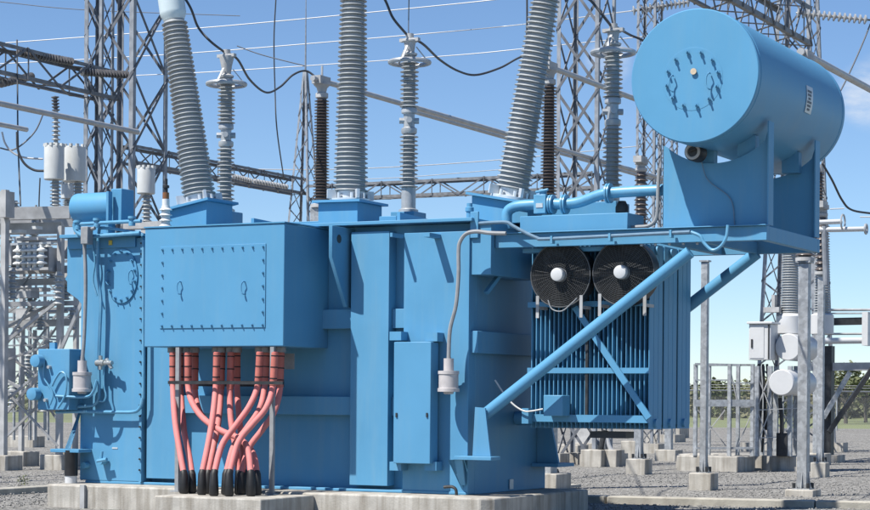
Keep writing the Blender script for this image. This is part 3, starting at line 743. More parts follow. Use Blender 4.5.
for pts, v0, v1, lab in cables:
    n = len(pts); P = []
    for i, (x, y) in enumerate(pts):
        f = min(1, max(0, (y-384)/(474-384))); v = v0+(v1-v0)*f; P.append(T(x, y, v))
    root = thing('power_cable', lab, 'cable', world_of(P[-1].x, P[-1].y, .30), group=CG)
    q = Vector((P[-1].x, P[-1].y, .30)); PL = [p-q for p in P]; PL[0].z = max(PL[0].z, 2.27-.30)
    MB().tube(smooth_path(PL, 8), .0425, 14).build('jacket', M['pink'], root)
    e = PL[-1]
    MB().tube([(0, 0, .005), (0, 0, .03), e*.45, e*1.0, e+(PL[-2]-e)*.12], [.055, .068, .064, .054, .047], 14).build('boot', M['rubber'], root)
    a, b = PL[0], PL[1]
    MB().tube([a+(b-a)*.02, a+(b-a)*.5, a+(b-a)*.98], [.052, .05, .05], 14).build('sleeve', M['red'], root)
    sb_ = MB()
    for f in (.12, .45, .78):
        c = a+(b-a)*f; d = (b-a).normalized(); sb_.cyl(c-d*.008, c+d*.008, .0535, 14)
    sb_.build_each('cable_tie', M['rubber'], root)
fr = thing('cable_support_frame', 'thin grey steel frame with a dark clamp bar holding the pink cables', 'frame', ORIG)
za = T(225, 382.5, -1.0).z
a = T(173, 382, -1.05).x-.06; b = T(281, 382, -1.05).x+.05
MB().box(a, b, -1.09, -1.06, za-.025, za+.02).box(T(173, 382, -.35).x-.06, T(281, 382, -.35).x+.04, -.36, -.33, za-.05, za+.03).build_each('clamp_bar', M['dark'], fr)
q1 = T(177.5, 485, -.96).x; q2 = T(272, 485, -.96).x
for x in (q1, q2):
    MB().box(x-.03, x+.03, -.99, -.94, .316, 2.34).build('post', M['hose'], fr)  # darker grey on the posts stands in for the cable box's shadow
    MB().box(x-.07, x+.07, -1.04, -.89, .3005, .315).build('foot_plate', M['galv'], fr)

# ================================================================== POSTS, POST INSULATORS AND BUS TUBES
def footing(root, w, h, name='footing', d=None, m='concrete'):
    d = d or w; MB().box(-w/2, w/2, -d/2, d/2, -.15, h).build(name, M[m], root, bev=.02)
def bolts4(root, s, z):
    m = MB()
    for x in (-s, s):
        for y in (-s, s): m.cyl((x, y, z), (x, y, z+.09), .03, 6)
    m.build_each('anchor_bolt', M['dark'], root)
def bus_post(name, px, pyb, ytop, w, label, footw, footh, ins=None, brown=False, ribs=True):
    p = gnd(px, pyb); root = thing(name, label, 'post', (p.x, p.y, 0))
    zt_ = at(px, ytop, p.y).z
    footing(root, footw, footh)
    MB().box(-w/2, w/2, -w/2, w/2, footh+.02, zt_).build('post', M['galv'], root, bev=.012)
    pm = MB(); pm.box(-w*.85, w*.85, -w*.85, w*.85, footh+.0005, footh+.019)
    for sx, sy in ((1, 0), (-1, 0), (0, 1), (0, -1)):
        pm.prism([(sx*w/2, sy*w/2, footh+.02), (sx*w*.83, sy*w*.83, footh+.02), (sx*w/2, sy*w/2, footh+.30)], (.012*abs(sy), .012*abs(sx), 0))
    pm.build('base_plate', M['galv'], root); bolts4(root, w*.7, footh+.02)
    MB().box(-w*.7, w*.7, -w*.7, w*.7, zt_+.001, zt_+.03).build('top_plate', M['galv'], root)
    if ins:
        y1, r, over, nshed, mm = ins; z1 = at(px, y1, p.y).z; z0 = zt_+.032; L = z1-z0
        m = MB().lathe((0, 0, z0), (0, 0, 1), [(r*1.5, 0), (r*1.5, .06), (r, .07)], 20); m.build('base_fitting', M['galv_dull'], root)
        MB().lathe((0, 0, z0+.072), (0, 0, 1), shed_profile(L-.34, r, r*.9, nshed, over), 20).build('insulator', M[mm], root)
        m = MB().lathe((0, 0, z1-.266), (0, 0, 1), [(r*1.0, 0), (r*1.25, .03), (r*1.25, .08), (r*.8, .10), (r*.8, .16), (.15, .17), (.15, .26)], 20)
        m.bar((0, -.26, z1), (0, .12, z1), .19, .14); m.build('bus_clamp', M['galv_dull'], root)
        return root, Vector((p.x, p.y, z1))
    return root, Vector((p.x, p.y, zt_))
_, B3 = bus_post('insulator_post', 803, 496, 263, .18, 'thick galvanised post standing on a low pad beside the kerb', .50, .12, (56, .11, .06, 26, 'porc_brown'))
bus_post('insulator_post', 820, 477, 276, .135, 'slimmer galvanised post with a cone insulator, right behind the thick post', .34, .32, (205, .10, .05, 9, 'porc_brown'))
_, B7 = bus_post('insulator_post', 703.5, 490, 262, .125, 'galvanised post on a square footing, alone right of the radiators', .43, .32)
bus_post('insulator_post', 639, 474, 245, .15, 'galvanised post showing only its foot below the radiators', .46, .34, (160, .11, .055, 14, 'porc_brown'))
def ins_column(px, y_top, y_bot, Y, label):     # tall brown insulator, steel stand hidden by the transformer
    p = at(px, y_top, Y); root = thing('post_insulator', label, 'insulator', (p.x, p.y, 0)); z1 = p.z; z0 = at(px, y_bot, Y).z
    MB().box(-.15, .15, -.15, .15, .3, z0-.15).build('stand', M['galv'], root); footing(root, .7, .3)
    MB().lathe((0, 0, z0-.149), (0, 0, 1), [(.2, 0), (.2, .06), (.14, .08), (.14, .148)], 20).build('base_fitting', M['galv_dull'], root)
    MB().lathe((0, 0, z0), (0, 0, 1), shed_profile(z1-z0-.32, .105, .085, int((z1-z0)/.066), .055), 22).build('porcelain', M['porc_brown'], root)
    m = MB().lathe((0, 0, z1-.318), (0, 0, 1), [(.09, 0), (.12, .02), (.12, .1), (.08, .12), (.10, .2), (.16, .26), (.16, .3)], 18)
    m.bar((0, -.22, z1+.02), (0, .16, z1+.02), .19, .15); m.cyl((.0, .0, z1+.1), (0, 0, z1+.30), .02, 6)
    m.build('bus_clamp', M['galv_dull'], root)
    return p
B1 = ins_column(322, 82, 200, 37.6, 'dark brown ribbed insulator column between the left and middle bushings')
B2 = ins_column(549.5, 68, 208, 36.5, 'dark brown ribbed insulator column right behind the right leaning bushing')
def bus_tube(p, l0, l1, label, r=.052, dz=0.):
    m = MB().cyl((0, -l0, 0), (0, l1, 0), r, 16); o = m.build('bus_tube', M['bus'], loc=p); o.rotation_euler = (0, 0, -TH); tag(o, label, 'bus tube', 'aluminium bus tubes overhead'); return o
def far_support(p, l, label):       # the tube's far end rests on a post of its own
    e = p+VX*l; root = thing('post_insulator', label, 'insulator', (e.x, e.y, 0)); z = e.z
    footing(root, .6, .3); MB().box(-.09, .09, -.09, .09, .301, z-2.3).build('stand', M['galv'], root)
    MB().lathe((0, 0, z-2.299), (0, 0, 1), shed_profile(2.2, .10, .09, 26, .05), 16).build('porcelain', M['porc_brown'], root)
    MB().lathe((0, 0, z-.098), (0, 0, 1), [(.1, 0), (.12, .02), (.12, .2)], 14).build('bus_clamp', M['galv_dull'], root)
far_support(B1, 18.8, 'far brown insulator post behind the radiators, under the end of the long left bus tube')
far_support(B2, 17.4, 'far brown insulator post seen just right of the cradle, behind the slimmer galvanised post')
far_support(B3, 29.6, 'far brown insulator post under the end of the rightmost bus tube')
bus_tube(B1+Vector((0, 0, .02)), .35, 19.1, 'grey bus tube running back from the left brown insulator behind the bushings')
bus_tube(B2+Vector((0, 0, .02)), .35, 17.7, 'grey bus tube running from the right brown insulator to the conservator')
bus_tube(B3+Vector((0, 0, .02)), .35, 30, 'grey bus tube rising past the upper right of the conservator', .065)
bus_tube(at(50, 114, 42.8), 14, 3.2, 'grey bus tube crossing the sky at far left below the lattice beam', .062)
bus_tube(at(18, 128, 44), 14, 0.3, 'short grey bus tube ending at the far left edge above the white cans', .055)
bus_tube(at(503, 137, 52), 5.5, 20, 'thin grey bus tube sloping behind the right leaning bushing', .05)

# ================================================================== LATTICE TOWERS AND BEAMS
def lat(mb, P, Q, npan, w, out, both=True, horiz=True):  # braces between two legs (functions of t)
    for i in range(npan):
        t0, t1 = i/npan, (i+1)/npan
        a, b, c, d = P(t0), Q(t0), P(t1), Q(t1)
        mb.bar(a+out*.01, d+out*.01, w, w*.25, up=out) if (both or i % 2 == 0) else None
        if both or i % 2: mb.bar(b-out*.02, c-out*.02, w, w*.25, up=out)
        if horiz: mb.bar(a+out*.035, b+out*.035, w*.9, w*.25, up=out)
def tower(label, px, py, Y, w0, z1, w1, npan, lw, bw, z0=0., anchor='near', group=None, horiz=False, both=True, name='lattice_tower', rod=0., fade_m='galv_lattice', foot=True):
    """square lattice tower; px, py at depth Y is a point of its axis projected to the ground"""
    p = at(px, py, Y); root = thing(name, label, 'tower', (p.x, p.y, 0), group=group)
    def leg(sx, sy): return lambda t: Vector((sx*(w0+(w1-w0)*t)/2, sy*(w0+(w1-w0)*t)/2, z0+(z1-z0)*t))
    cs = [(-1, -1), (1, -1), (1, 1), (-1, 1)]
    for sx, sy in cs:
        f = leg(sx, sy); MB().angle(f(0), f(1), lw, lw*.13, (-sx, 0, 0), (0, -sy, 0)).build('leg', M[fade_m], root)
    b = MB(); ci = [(-1, 0), (0, 1), (1, 0), (0, -1)]
    outs = [Vector((0, -1, 0)), Vector((1, 0, 0)), Vector((0, 1, 0)), Vector((-1, 0, 0))]
    for k in range(4): lat(b, leg(*cs[k]), leg(*cs[(k+1) % 4]), npan, bw, outs[k], both=both, horiz=horiz)
    b.build('bracing', M['lattice_dark'], root)
    if foot:
        f = MB()
        for sx, sy in cs: f.box(sx*w0/2-.3, sx*w0/2+.3, sy*w0/2-.3, sy*w0/2+.3, -.1, .3)
        f.build_each('footing', M['concrete'], root)
    if rod:
        m = MB().cyl((0, 0, z1-.1), (0, 0, z1+rod), .035, 6, .012); m.build('lightning_rod', M['galv_lattice'], root)
    return root
def axis_px(px_near, w, Y, sgn=(1, 1)): pass
# left gantry tower: its near right leg shows at x=137
tower('tall steel lattice tower behind the left leaning bushing', 126, 110, 50.5, 1.50, 15.5, 1.50, 8, .125, .07)
tower('slim lattice column at the left end of the tall tower, carrying the lattice beam', 99, 110, 50, .52, 14.5, .52, 15, .085, .035, both=False)
tower('broad lattice tower behind the right brown insulator and arrester', 586, 110, 50, 1.12, 15.5, 1.12, 10, .10, .07)
tower('slim lattice mast tapering to a spike, between the left and middle bushings', 305, 130, 75, 2.0, 13.9, .14, 16, .08, .04, both=False, rod=3.0)
tower('narrow lattice column with close bracing, just left of the conservator cradle', 649, 150, 62, .62, 15.5, .62, 20, .08, .035)
tower('far lattice tower rising behind the thick right post and white breaker', 796, 300, 65, 2.15, 15.2, 1.05, 11, .13, .055)
tower('thin lattice column far behind the narrow one, left of the conservator', 668, 150, 78, .60, 13.0, .60, 18, .07, .035)

def beam(label, p, d, L, w, h, npan, cw, bw, group=None):
    """lattice beam from p along unit direction d; p is its lower near corner"""
    root = thing('gantry_beam', label, 'gantry beam', p, math.atan2(d.y, d.x))
    for y in (0, w):
        for z in (0, h):
            MB().angle((0, y, z), (L, y, z), cw, cw*.14, (0, (1 if y == 0 else -1)*(1 if w > 0 else -1), 0), (0, 0, 1 if z == 0 else -1)).build_each('chord', M['lattice_mid'], root)
    b = MB()
    def ln(y, z): return lambda t: Vector((L*t, y, z))
    sg = 1 if w > 0 else -1
    for y, out in ((0, Vector((0, -sg, 0))), (w, Vector((0, sg, 0)))):
        for i in range(npan):
            t0, t1 = i/npan, (i+1)/npan
            a, c = (ln(y, 0), ln(y, h)) if i % 2 == 0 else (ln(y, h), ln(y, 0))
            b.bar(a(t0)+out*.012, c(t1)+out*.012, bw, bw*.3, up=out)
            if i % 2 == 0: b.bar(ln(y, 0)(t1)+out*.03, ln(y, h)(t1)+out*.03, bw*.7, bw*.3, up=out)
    for z in (0, h):
        for i in range(npan):
            t0, t1 = i/npan, (i+1)/npan
            a, c = (ln(0, z), ln(w, z)) if i % 2 == 0 else (ln(w, z), ln(0, z))
            b.bar(a(t0), c(t1), bw, bw*.3, up=ZX)
    b.build('bracing', M['lattice_dark'], root)
    return root
beam('steel lattice beam reaching from the slim column out of the left edge', at(120, 101, 50.3), -VX, 11, -.62, .74, 9, .09, .055)
beam('distant lattice beam running right from the spiked mast behind the middle bushing', at(308, 201, 75), UX, 11.5, .62, .60, 11, .10, .05)
beam('distant lattice beam running left from the spiked mast behind the left bushing', at(306, 195, 75), -VX, 11, -.62, .62, 11, .10, .05)
beam('heavy lattice beam sloping over the top right of the conservator', at(812, 46, 64), -VX, 16, -1.1, 1.25, 16, .15, .08)

# ================================================================== INSULATOR STRINGS AND OVERHEAD WIRES
def string(a, b, n, r, label, m='glass_disc', group='strain insulator strings'):
    a = Vector(a); b = Vector(b); d = b-a; L = d.length; pr = [(.02, 0)]
    for i in range(n):
        t = L*(i+.2)/n; p = L/n; pr += [(.035, t), (r, t+p*.1), (r, t+p*.3), (.05, t+p*.62)]
    pr.append((.02, L))
    o = MB().lathe((0, 0, 0), d, pr, 12).build('insulator_string', M[m], loc=a); return tag(o, label, 'insulator string', group)
string(at(18, 52, 47), at(73, 62, 48.5), 18, .10, 'dark insulator string lying along the upper chord of the left lattice beam')
string(at(81, 72, 49), at(129, 75, 50), 16, .10, 'dark insulator string ending in front of the tall left tower')
string(at(0, 84, 47), at(33, 76, 48.5), 10, .10, 'dark insulator string leaving the left edge under the lattice beam', 'glass_disc')
string(at(632, 11, 62), at(690, 2, 62), 14, .15, 'pale insulator string above the left shoulder of the conservator', 'disc_white')
string(at(796, 13, 63), at(868, 20, 63), 14, .15, 'pale insulator string pulling right from the heavy beam end', 'disc_white')
string(at(720, 0, 63), at(735, 2, 63), 4, .12, 'stub of a pale insulator string at the top edge over the heavy beam', 'disc_white')
string(at(233, 176, 70), at(252, 181, 71), 8, .09, 'short insulator string on the distant beam right of the left arrester', 'disc_white')
string(at(254, 181, 71), at(288, 187, 73), 12, .09, 'longer insulator string on the distant beam beside the spiked mast', 'disc_white')
def wire(pts, r, label, m='wire_dark', cat='wire', group=None, n=10):
    P = [at(x, y, Y) for x, y, Y in pts]; o0 = P[0].copy()
    o = MB().tube(smooth_path([p-o0 for p in P], n), r, 8).build('overhead_wire', M[m], loc=o0); return tag(o, label, cat, group)
BW = 'bright conductors crossing the sky'
wire([(-20, 45, 90), (220, 26.5, 88), (440, 5.6, 86), (520, -3, 85)], .022, 'uppermost bright conductor slanting across the open sky', 'wire_bright', group=BW)
wire([(-20, 65, 90), (102, 58.5, 89), (220, 51, 88), (440, 32.5, 86), (527, 24, 85), (632, 11, 62)], .021, 'middle bright conductor slanting to the pale insulator string', 'wire_bright', group=BW)
wire([(100, 77, 90), (220, 71.5, 88), (440, 56.5, 86), (527, 48.5, 85), (650, 36, 84)], .020, 'lowest of the bright upper conductors, passing the arrester ring', 'wire_bright', group=BW)
wire([(230, 169, 110), (330, 169.5, 110), (430, 165, 110), (520, 158, 110), (640, 146, 110)], .026, 'faint bright conductor low over the distant beam', 'wire_bright', group=BW)
wire([(300, 181, 110), (400, 177.5, 110), (520, 168, 110)], .02, 'faintest bright conductor just above the distant beam', 'wire_bright', group=BW)
wire([(0, 2, 90), (85, 10, 90), (240, 16, 90)], .018, 'very thin grey wire at the top left corner', 'wire_thin')
wire([(237, 46, 60), (262, 55, 60), (305, 66, 60)], .016, 'very thin grey wire behind the left jumper loop', 'wire_thin')
JG = 'dark jumper cables between bushings and arresters'
def jumper(P, label, r=.0195):
    o0 = P[0].copy(); o = MB().tube(smooth_path([p-o0 for p in P], 10), r, 8).build('jumper_cable', M['wire_dark'], loc=o0); tag(o, label, 'cable', JG)
def wl_(l): return world_of(l.x, l.y, l.z)
Yb = [wl_(t).y for t in tops]; Ya = [wl_(a).y for a in arr_top]
def up(px, py, Y): return at(px, py, Y)
jumper([wl_(tops[0]), up(189, 5, Yb[0]), up(198, 27, Yb[0]+.5), up(210, 41, Ya[0]-.5), up(224, 52, Ya[0])], 'dark jumper from the left bushing cap down to the left arrester')
jumper([up(227, 52, Ya[0]), up(238, 60, Ya[0]+.5), up(250, 80, 34), up(266, 92.5, 36), up(280, 87, 37), up(293, 75, 37.3), up(306, 71, 37.5), up(318, 79, 37.5)], 'dark jumper looping from the left arrester up to the brown insulator')
jumper([wl_(tops[1]), up(372, -20, Yb[1]), up(385, 0, Yb[1]+.5), up(393, 18, Ya[1]-.4), up(407, 35, Ya[1])], 'dark jumper dropping from above onto the middle arrester')
jumper([up(411, 37, Ya[1]), up(424, 45, Ya[1]+.4), up(440, 60, 33), up(458, 71, 34.5), up(476, 75, 35.5), up(500, 68, 36), up(525, 56, 36.3), up(548, 62, 36.5)], 'dark jumper sagging between the middle arrester and the right insulator')
jumper([wl_(tops[2]), up(575, -15, Yb[2]), up(592, 2, Yb[2]+.6), up(603, 16, Ya[2]-.3), up(611, 26, Ya[2])], 'dark jumper dropping onto the right arrester beside the conservator')
jumper([up(616, 27, Ya[2]), up(630, 35, 31), up(645, 42, 31.5), up(665, 60, 33), up(700, 90, 34), up(760, 90, 34.4), up(800, 62, 34.4)], 'dark jumper passing behind the conservator from the right arrester')
jumper([up(822, 163, 43), up(832, 180, 43.4), up(842, 200, 44), up(852, 210, 44.5), up(875, 214, 45.5)], 'dark jumper hanging at the right edge beside the cradle', .024)
VG = 'thin vertical drop wires'
wire([(276, -3, 66), (274, 40, 66), (275, 90, 66), (277, 130, 66), (284, 180, 70)], .022, 'thin dark drop wire hanging beside the left jumper loop', 'wire_dark', group=VG)
wire([(17, 40, 47), (17.5, 90, 46.5), (18, 140, 46), (20.5, 206, 45)], .018, 'thin dark drop wire hanging in front of the left beam', 'wire_dark', group=VG)
wire([(527, -3, 52), (527, 25, 52), (526, 52, 52)], .025, 'short drop wire with a clamp left of the right bushing top', 'wire_dark', group=VG)
wire([(409, -3, 60), (408.5, 28, 60), (409, 38, 32)], .016, 'thin drop wire meeting the top of the middle arrester', 'wire_dark', group=VG)
wire([(732, -4, 66), (722, 28, 66), (700, 70, 66)], .02, 'thin wire slanting past the heavy beam above the conservator', 'wire_thin')
wire([(872, 20, 63), (862, 45, 63), (850, 72, 63), (841, 90, 63), (830, 110, 63)], .025, 'thin wire dropping from the right insulator string behind the conservator', 'wire_thin')
wire([(868, 20, 63), (900, 21, 63)], .03, 'conductor leaving the right edge from the pale insulator string', 'wire_dark')
wire([(0, 148, 46), (12, 150, 46), (24, 143, 46), (36, 130, 46), (44, 112, 46)], .018, 'thin grey wire swinging up to the insulator over the white cans', 'wire_thin')
wire([(2, 132, 46), (5, 143, 46), (12, 152, 46), (24, 157.5, 46), (43, 159, 46)], .022, 'pale jumper loop beside the white cans', 'wire_bright')
wire([(17, 132, 45), (18, 150, 45), (24, 163, 45), (34, 170, 45), (46, 171, 45)], .028, 'dark jumper loop reaching the left white can', 'wire_dark')
wire([(40, 178, 45), (39, 205, 45), (40, 222, 45)], .016, 'thin wire standing left of the white cans', 'wire_dark', group=VG)

# ================================================================== LEFT SWITCHGEAR
SY = 44.0
sp0 = gnd(60, 470); SY = sp0.y
sf = thing('switchgear_support', 'grey steel support structure with stacked beams and cross braces at the left edge', 'support structure', (sp0.x, sp0.y, 0))
def SL(px, py, dy=0.): return to_local(sf, at(px, py, SY+dy))
def sbar(m, a, b, w, d=None, dy=0.): m.bar(SL(*a, dy), SL(*b, dy), w, d or w)
for px, dy, yt, w in ((60, 0, 226, .12), (4, -.6, 190, .13), (76, 2.5, 225, .10), (22, 2.5, 225, .10)):
    q = SL(px, 350, dy); zt_ = SL(px, yt, dy).z
    MB().box(q.x-w/2, q.x+w/2, q.y-w/2, q.y+w/2, .34, zt_).build('column', M['galv_dull'], sf)
    MB().box(q.x-.3, q.x+.3, q.y-.3, q.y+.3, -.1, .34).build('footing', M['concrete'], sf, bev=.02)
for a, b, w, d, dy in (((-40, 215), (70, 212.5), .2, .27, .0), ((-40, 230), (62, 228), .2, .24, .3), ((-40, 225), (90, 222), .16, .2, 2.6), ((-40, 272), (80, 269), .16, .16, .2), ((-40, 284), (72, 281), .2, .14, .6),
                 ((-40, 305), (78, 303), .12, .10, .2), ((-40, 312), (78, 309), .12, .10, 2.4), ((-40, 326), (74, 322), .16, .16, 1.5)):
    m = MB(); m.bar(SL(*a, dy), SL(*b, dy), w, d); m.build('beam', M['galv_dull'], sf)
m = MB()
for a, b, w, dy in (((0, 420), (60, 352), .15, -.1), ((2, 378), (60, 410), .15, .1), ((0, 362), (58, 342), .12, .2), ((0, 335), (60, 340), .10, .3), ((2, 345), (62, 298), .15, -.2), ((2, 330), (80, 288), .13, .9), ((60, 352), (82, 302), .16, -.25), ((0, 352), (36, 298), .10, .4), ((3, 388), (58, 446), .10, -.2), ((3, 440), (60, 384), .12, .3), ((4, 352), (60, 395), .12, .8),
                    ((22, 340), (76, 395), .10, 2.6), ((22, 430), (76, 360), .10, 2.5), ((0, 405), (40, 372), .12, -.4), ((10, 300), (34, 270), .08, .5), ((22, 395), (22, 330), .10, 1.4), ((35, 440), (35, 330), .10, 1.8), ((-10, 392), (62, 388), .09, 1.9), ((30, 330), (52, 300), .07, 1.2), ((40, 352), (58, 325), .09, 1.6), ((0, 318), (26, 300), .08, 1.1)):
    sbar(m, a, b, w, w*.4, dy)
m.build_each('brace', M['galv_dull'], sf)
m = MB()
for a, b, w, dy in (((-5, 238), (84, 236), .07, 4), ((-5, 262), (84, 261), .10, 4), ((-5, 296), (84, 295), .09, 4), ((-5, 318), (84, 317), .08, 4.3), ((-5, 337), (84, 336), .07, 4), ((-5, 356), (60, 355), .06, 3.5), ((-5, 372), (40, 371), .05, 4),
                    ((30, 250), (30, 440), .08, 4), ((45, 240), (45, 430), .07, 4.2), ((14, 300), (14, 440), .06, 3.8), ((52, 330), (14, 380), .06, 3.9), ((14, 335), (45, 375), .06, 4), ((45, 395), (14, 432), .06, 4), ((30, 262), (60, 296), .06, 4), ((84, 300), (45, 340), .07, 4.1), ((-5, 246), (70, 244), .06, 1.3), ((-5, 278), (80, 276), .05, 2), ((-5, 290), (80, 289), .06, 3), ((-5, 346), (62, 344), .06, 2.2), ((-5, 412), (60, 409), .07, 2.6), ((9, 200), (9, 262), .05, 2), ((36, 205), (36, 300), .05, 3.2), ((48, 300), (48, 440), .06, 3), ((6, 300), (40, 345), .07, 3), ((40, 300), (6, 345), .07, 3.1), ((60, 310), (30, 350), .07, 2.8), ((56, 418), (10, 350), .08, 2.9)):
    sbar(m, a, b, w, w*.6, dy)
m.build_each('back_brace', M['galv'], sf)
for x, y0, y1, dy in ((9, 262, 236, 1.2), (34, 236, 216, 1.3), (15, 218, 200, 1.6), (52, 284, 262, 1.4), (72, 330, 306, 2.0), (18, 338, 318, 1.5), (50, 360, 340, 1.8), (28, 372, 352, 2.2), (12, 408, 386, 2.4), (44, 412, 392, 2.4), (20, 262, 244, .9), (27, 262, 244, .9), (41, 262, 244, .9), (48, 262, 244, .9), (66, 300, 282, .8), (30, 312, 298, .6), (40, 330, 314, 1.0)):
    q = SL(x, y0, dy); MB().lathe(q, (0, 0, 1), shed_profile((y0-y1)/45.4, .06, .055, 5, .05), 12).build('support_insulator', M['porc_light'], sf)
for x, y, l in ((24, 268, 26), (44, 242, 30), (20, 288, 22), (58, 312, 20)):
    MB().cyl(SL(x-l/2, y, .2), SL(x+l/2, y-1, .2), .04, 8).build('drive_rod', M['bus'], sf)
m = MB()
for x, y, w, h, dy in ((8, 205, 10, 26, -.7), (50, 260, 14, 24, .1), (30, 295, 24, 7, .4), (14, 255, 8, 22, .2), (70, 250, 12, 18, .8), (36, 240, 30, 3, -.1), (70, 275, 10, 14, 1.0), (8, 365, 16, 34, .5), (40, 290, 30, 4, 1.4), (30, 315, 20, 10, 1.8)):
    a = SL(x-w/2, y-h/2, dy); b = SL(x+w/2, y+h/2, dy); m.box(a.x, b.x, a.y-.15, a.y+.15, b.z, a.z)
m.build_each('mechanism_box', M['galv_dull'], sf)
m = MB(); 
for x, y, w, h, dy in ((30, 247, 26, 20, 1.6), (20, 232, 18, 3, -.3), (38, 228, 8, 3, -.4)):
    a = SL(x-w/2, y-h/2, dy); b = SL(x+w/2, y+h/2, dy); m.box(a.x, b.x, a.y-.1, a.y+.1, b.z, a.z)
m.build_each('pale_cover', M['can'], sf)
def can(px, ytop, ybot, wpx, Y, label, legs, top_ins=None, m='can'):
    p = at(px, ybot, Y); s = F/Y; r = wpx/s/2; root = thing('instrument_transformer', label, 'instrument transformer', (p.x, p.y, p.z), group='grey instrument transformer cans'); h = (ybot-ytop)/s
    MB().lathe((0, 0, 0), (0, 0, 1), [(r*.93, 0), (r, .015), (r*1.0, h*.06), (r, h-.03), (r*.95, h), (r*.3, h+.02)], 32).build('tank', M[m], root)
    bm_ = MB()
    for k in range(10):
        w = 2*PI*k/10; bm_.box(r*.9*math.cos(w)-.03, r*.9*math.cos(w)+.03, r*.9*math.sin(w)-.03, r*.9*math.sin(w)+.03, h-.02, h+.05)
    bm_.build_each('lid_clamp', M[m], root)
    for dx, yb in legs:
        L = (yb-ybot)/s; MB().lathe((dx/s, 0, -L), (0, 0, 1), shed_profile(L-.02, .075, .075, 7, .05), 16).build('insulator', M['porc'], root)
    if top_ins:
        dx, y0 = top_ins; L = (ytop-y0)/s; MB().lathe((dx/s, 0, h+.022), (0, 0, 1), shed_profile(L, .045, .04, int(L/.085), .055), 14).build('top_insulator', M['porc'], root)
    return root
can(54, 146, 180, 20, SY+.2, 'left one of the two large grey cans with a tall insulator on its lid', [(2, 206)], (2, 112))
can(74, 147, 182, 23, SY+.8, 'right one of the two large grey cans, slightly wider', [(5, 206)])
can(67.5, 184, 199, 13, SY+4, 'small grey can half hidden under the two large ones', [(0, 212)])
can(146, 168, 194, 18, 47, 'single grey can on a thin stem behind the blue cable box', [(1, 222)])
ss = thing('can_stand', 'plain steel stand under the single grey can', 'stand', (at(147, 222, 47).x, 47, 0)); zz_ = at(147, 222, 47).z
MB().box(-.1, .1, -.1, .1, 0, zz_-.001).box(-.6, .6, -.12, .12, zz_-.16, zz_-.002).build('post', M['galv_dull'], ss)
hang = at(55, 98, SY+.2); o = string(at(55, 96, SY+.2), at(56, 112, SY+.2), 5, .09, 'small insulator string hanging over the left large can')
# disconnector with a row of horizontal white insulators
ds = thing('disconnector', 'row of short white insulators on a grey disconnect switch at left', 'disconnector', (at(30, 255, SY-.3).x, SY-.3, at(30, 255, SY-.3).z)); s = F/SY
for i in range(5):
    x = (-14+i*7)/s; MB().lathe((x, 0, -.28), (0, 0, 1), [(.05, 0)]+[(r_, .06+.14*k+d_) for k in range(3) for r_, d_ in ((.06, 0), (.13, .02), (.13, .05), (.06, .09))]+[(.05, .5)], 14).build('insulator', M['porc_white'], ds)
MB().box(-.5, .55, -.07, .07, -.34, -.282).build('base_rail', M['galv_dull'], ds); MB().box(-.5, .6, -.05, .05, .222, .27).build('blade', M['alu'], ds)
for px, y0, y1, lab in ((58.5, 305, 272, 'short brown-grey post insulator under the switch by the inner column'), (12, 300, 268, 'short post insulator at the left edge of the support')):
    p = at(px, y0, SY-.35); h = (y0-y1)/s
    o = MB().lathe((0, 0, 0), (0, 0, 1), shed_profile(h, .07, .065, 6, .06), 16).build('post_insulator', M['porc_light'], loc=p); tag(o, lab, 'insulator', 'short post insulators in the left switchgear')
p = at(25, 447, 63); pd = thing('footing_block', 'pale concrete block on the gravel behind the left switchgear', 'concrete block', (p.x, p.y, 0)); MB().box(-.55, .55, -.3, .3, -.1, .36).build('block', M['concrete'], pd, bev=.02)

# ================================================================== RIGHT SWITCHGEAR
RY = gnd(745, 471).y; rp = gnd(742, 471); s = F/RY
br = thing('circuit_breaker', 'white dead tank circuit breaker with ribbed bushings behind the thick right post', 'circuit breaker', (at(790, 400, RY).x, RY+.5, 0))
def BL(px, py, dy=.5): return to_local(br, at(px, py, RY+dy))
MB().box(-2.55, .55, -.55, .75, -.1, .36).build('footing', M['concrete'], br, bev=.02)
def drum(cx, cy, rpx, l0, l1, name='drum'):
    q = BL(cx, cy); r = rpx/s
    return MB().lathe(q+Vector((0, l0, 0)), (0, 1, 0), [(r*.5, 0), (r*.93, .0), (r, .03), (r, l1-l0), (r*.6, l1-l0+.05)], 32).build(name, M['white'], br)
d1 = drum(799, 348, 13.5, -.9, .6, 'interrupter_tank')
d2 = drum(797, 383, 13, -1.25, .6, 'interrupter_tank')
q = BL(790, 324); MB().lathe((q.x, q.y, q.z-.24), (0, 0, 1), [(.30, 0), (.32, .02), (.32, .42), (.27, .47), (.2, .5)], 28).build('bushing_turret', M['white'], br)
q2 = BL(784, 313); q3 = BL(792, 230)
bq_ = MB().lathe(q+Vector((0, 0, .26)), (0, 0, 1), shed_profile(2.4, .20, .15, 40, .04), 24).build('bushing', M['porc_light'], br)
q4 = BL(822, 324, 1.5); MB().lathe((q4.x, q4.y, q4.z-.24), (0, 0, 1), [(.28, 0), (.28, .45), (.2, .5)], 24).build('bushing_turret', M['white'], br)
MB().lathe(q4+Vector((0, 0, .26)), (0, 0, 1), shed_profile(2.2, .17, .13, 36, .04), 20).build('bushing', M['porc_light'], br)
q = BL(778, 310); MB().box(q.x-.28, q.x+.1, q.y-.25, q.y+.05, q.z-.06, q.z+.06).box(q.x-.1, q.x-.02, q.y-.2, q.y, q.z+.06, q.z+.35).build('shelf_plate', M['galv_dull'], br)
a = BL(749, 324, -.2); b = BL(774, 360, -.2)
cbn = MB().box(a.x, b.x, a.y, a.y+.55, b.z, a.z).build('control_cabinet', M['white'], br, bev=.01)
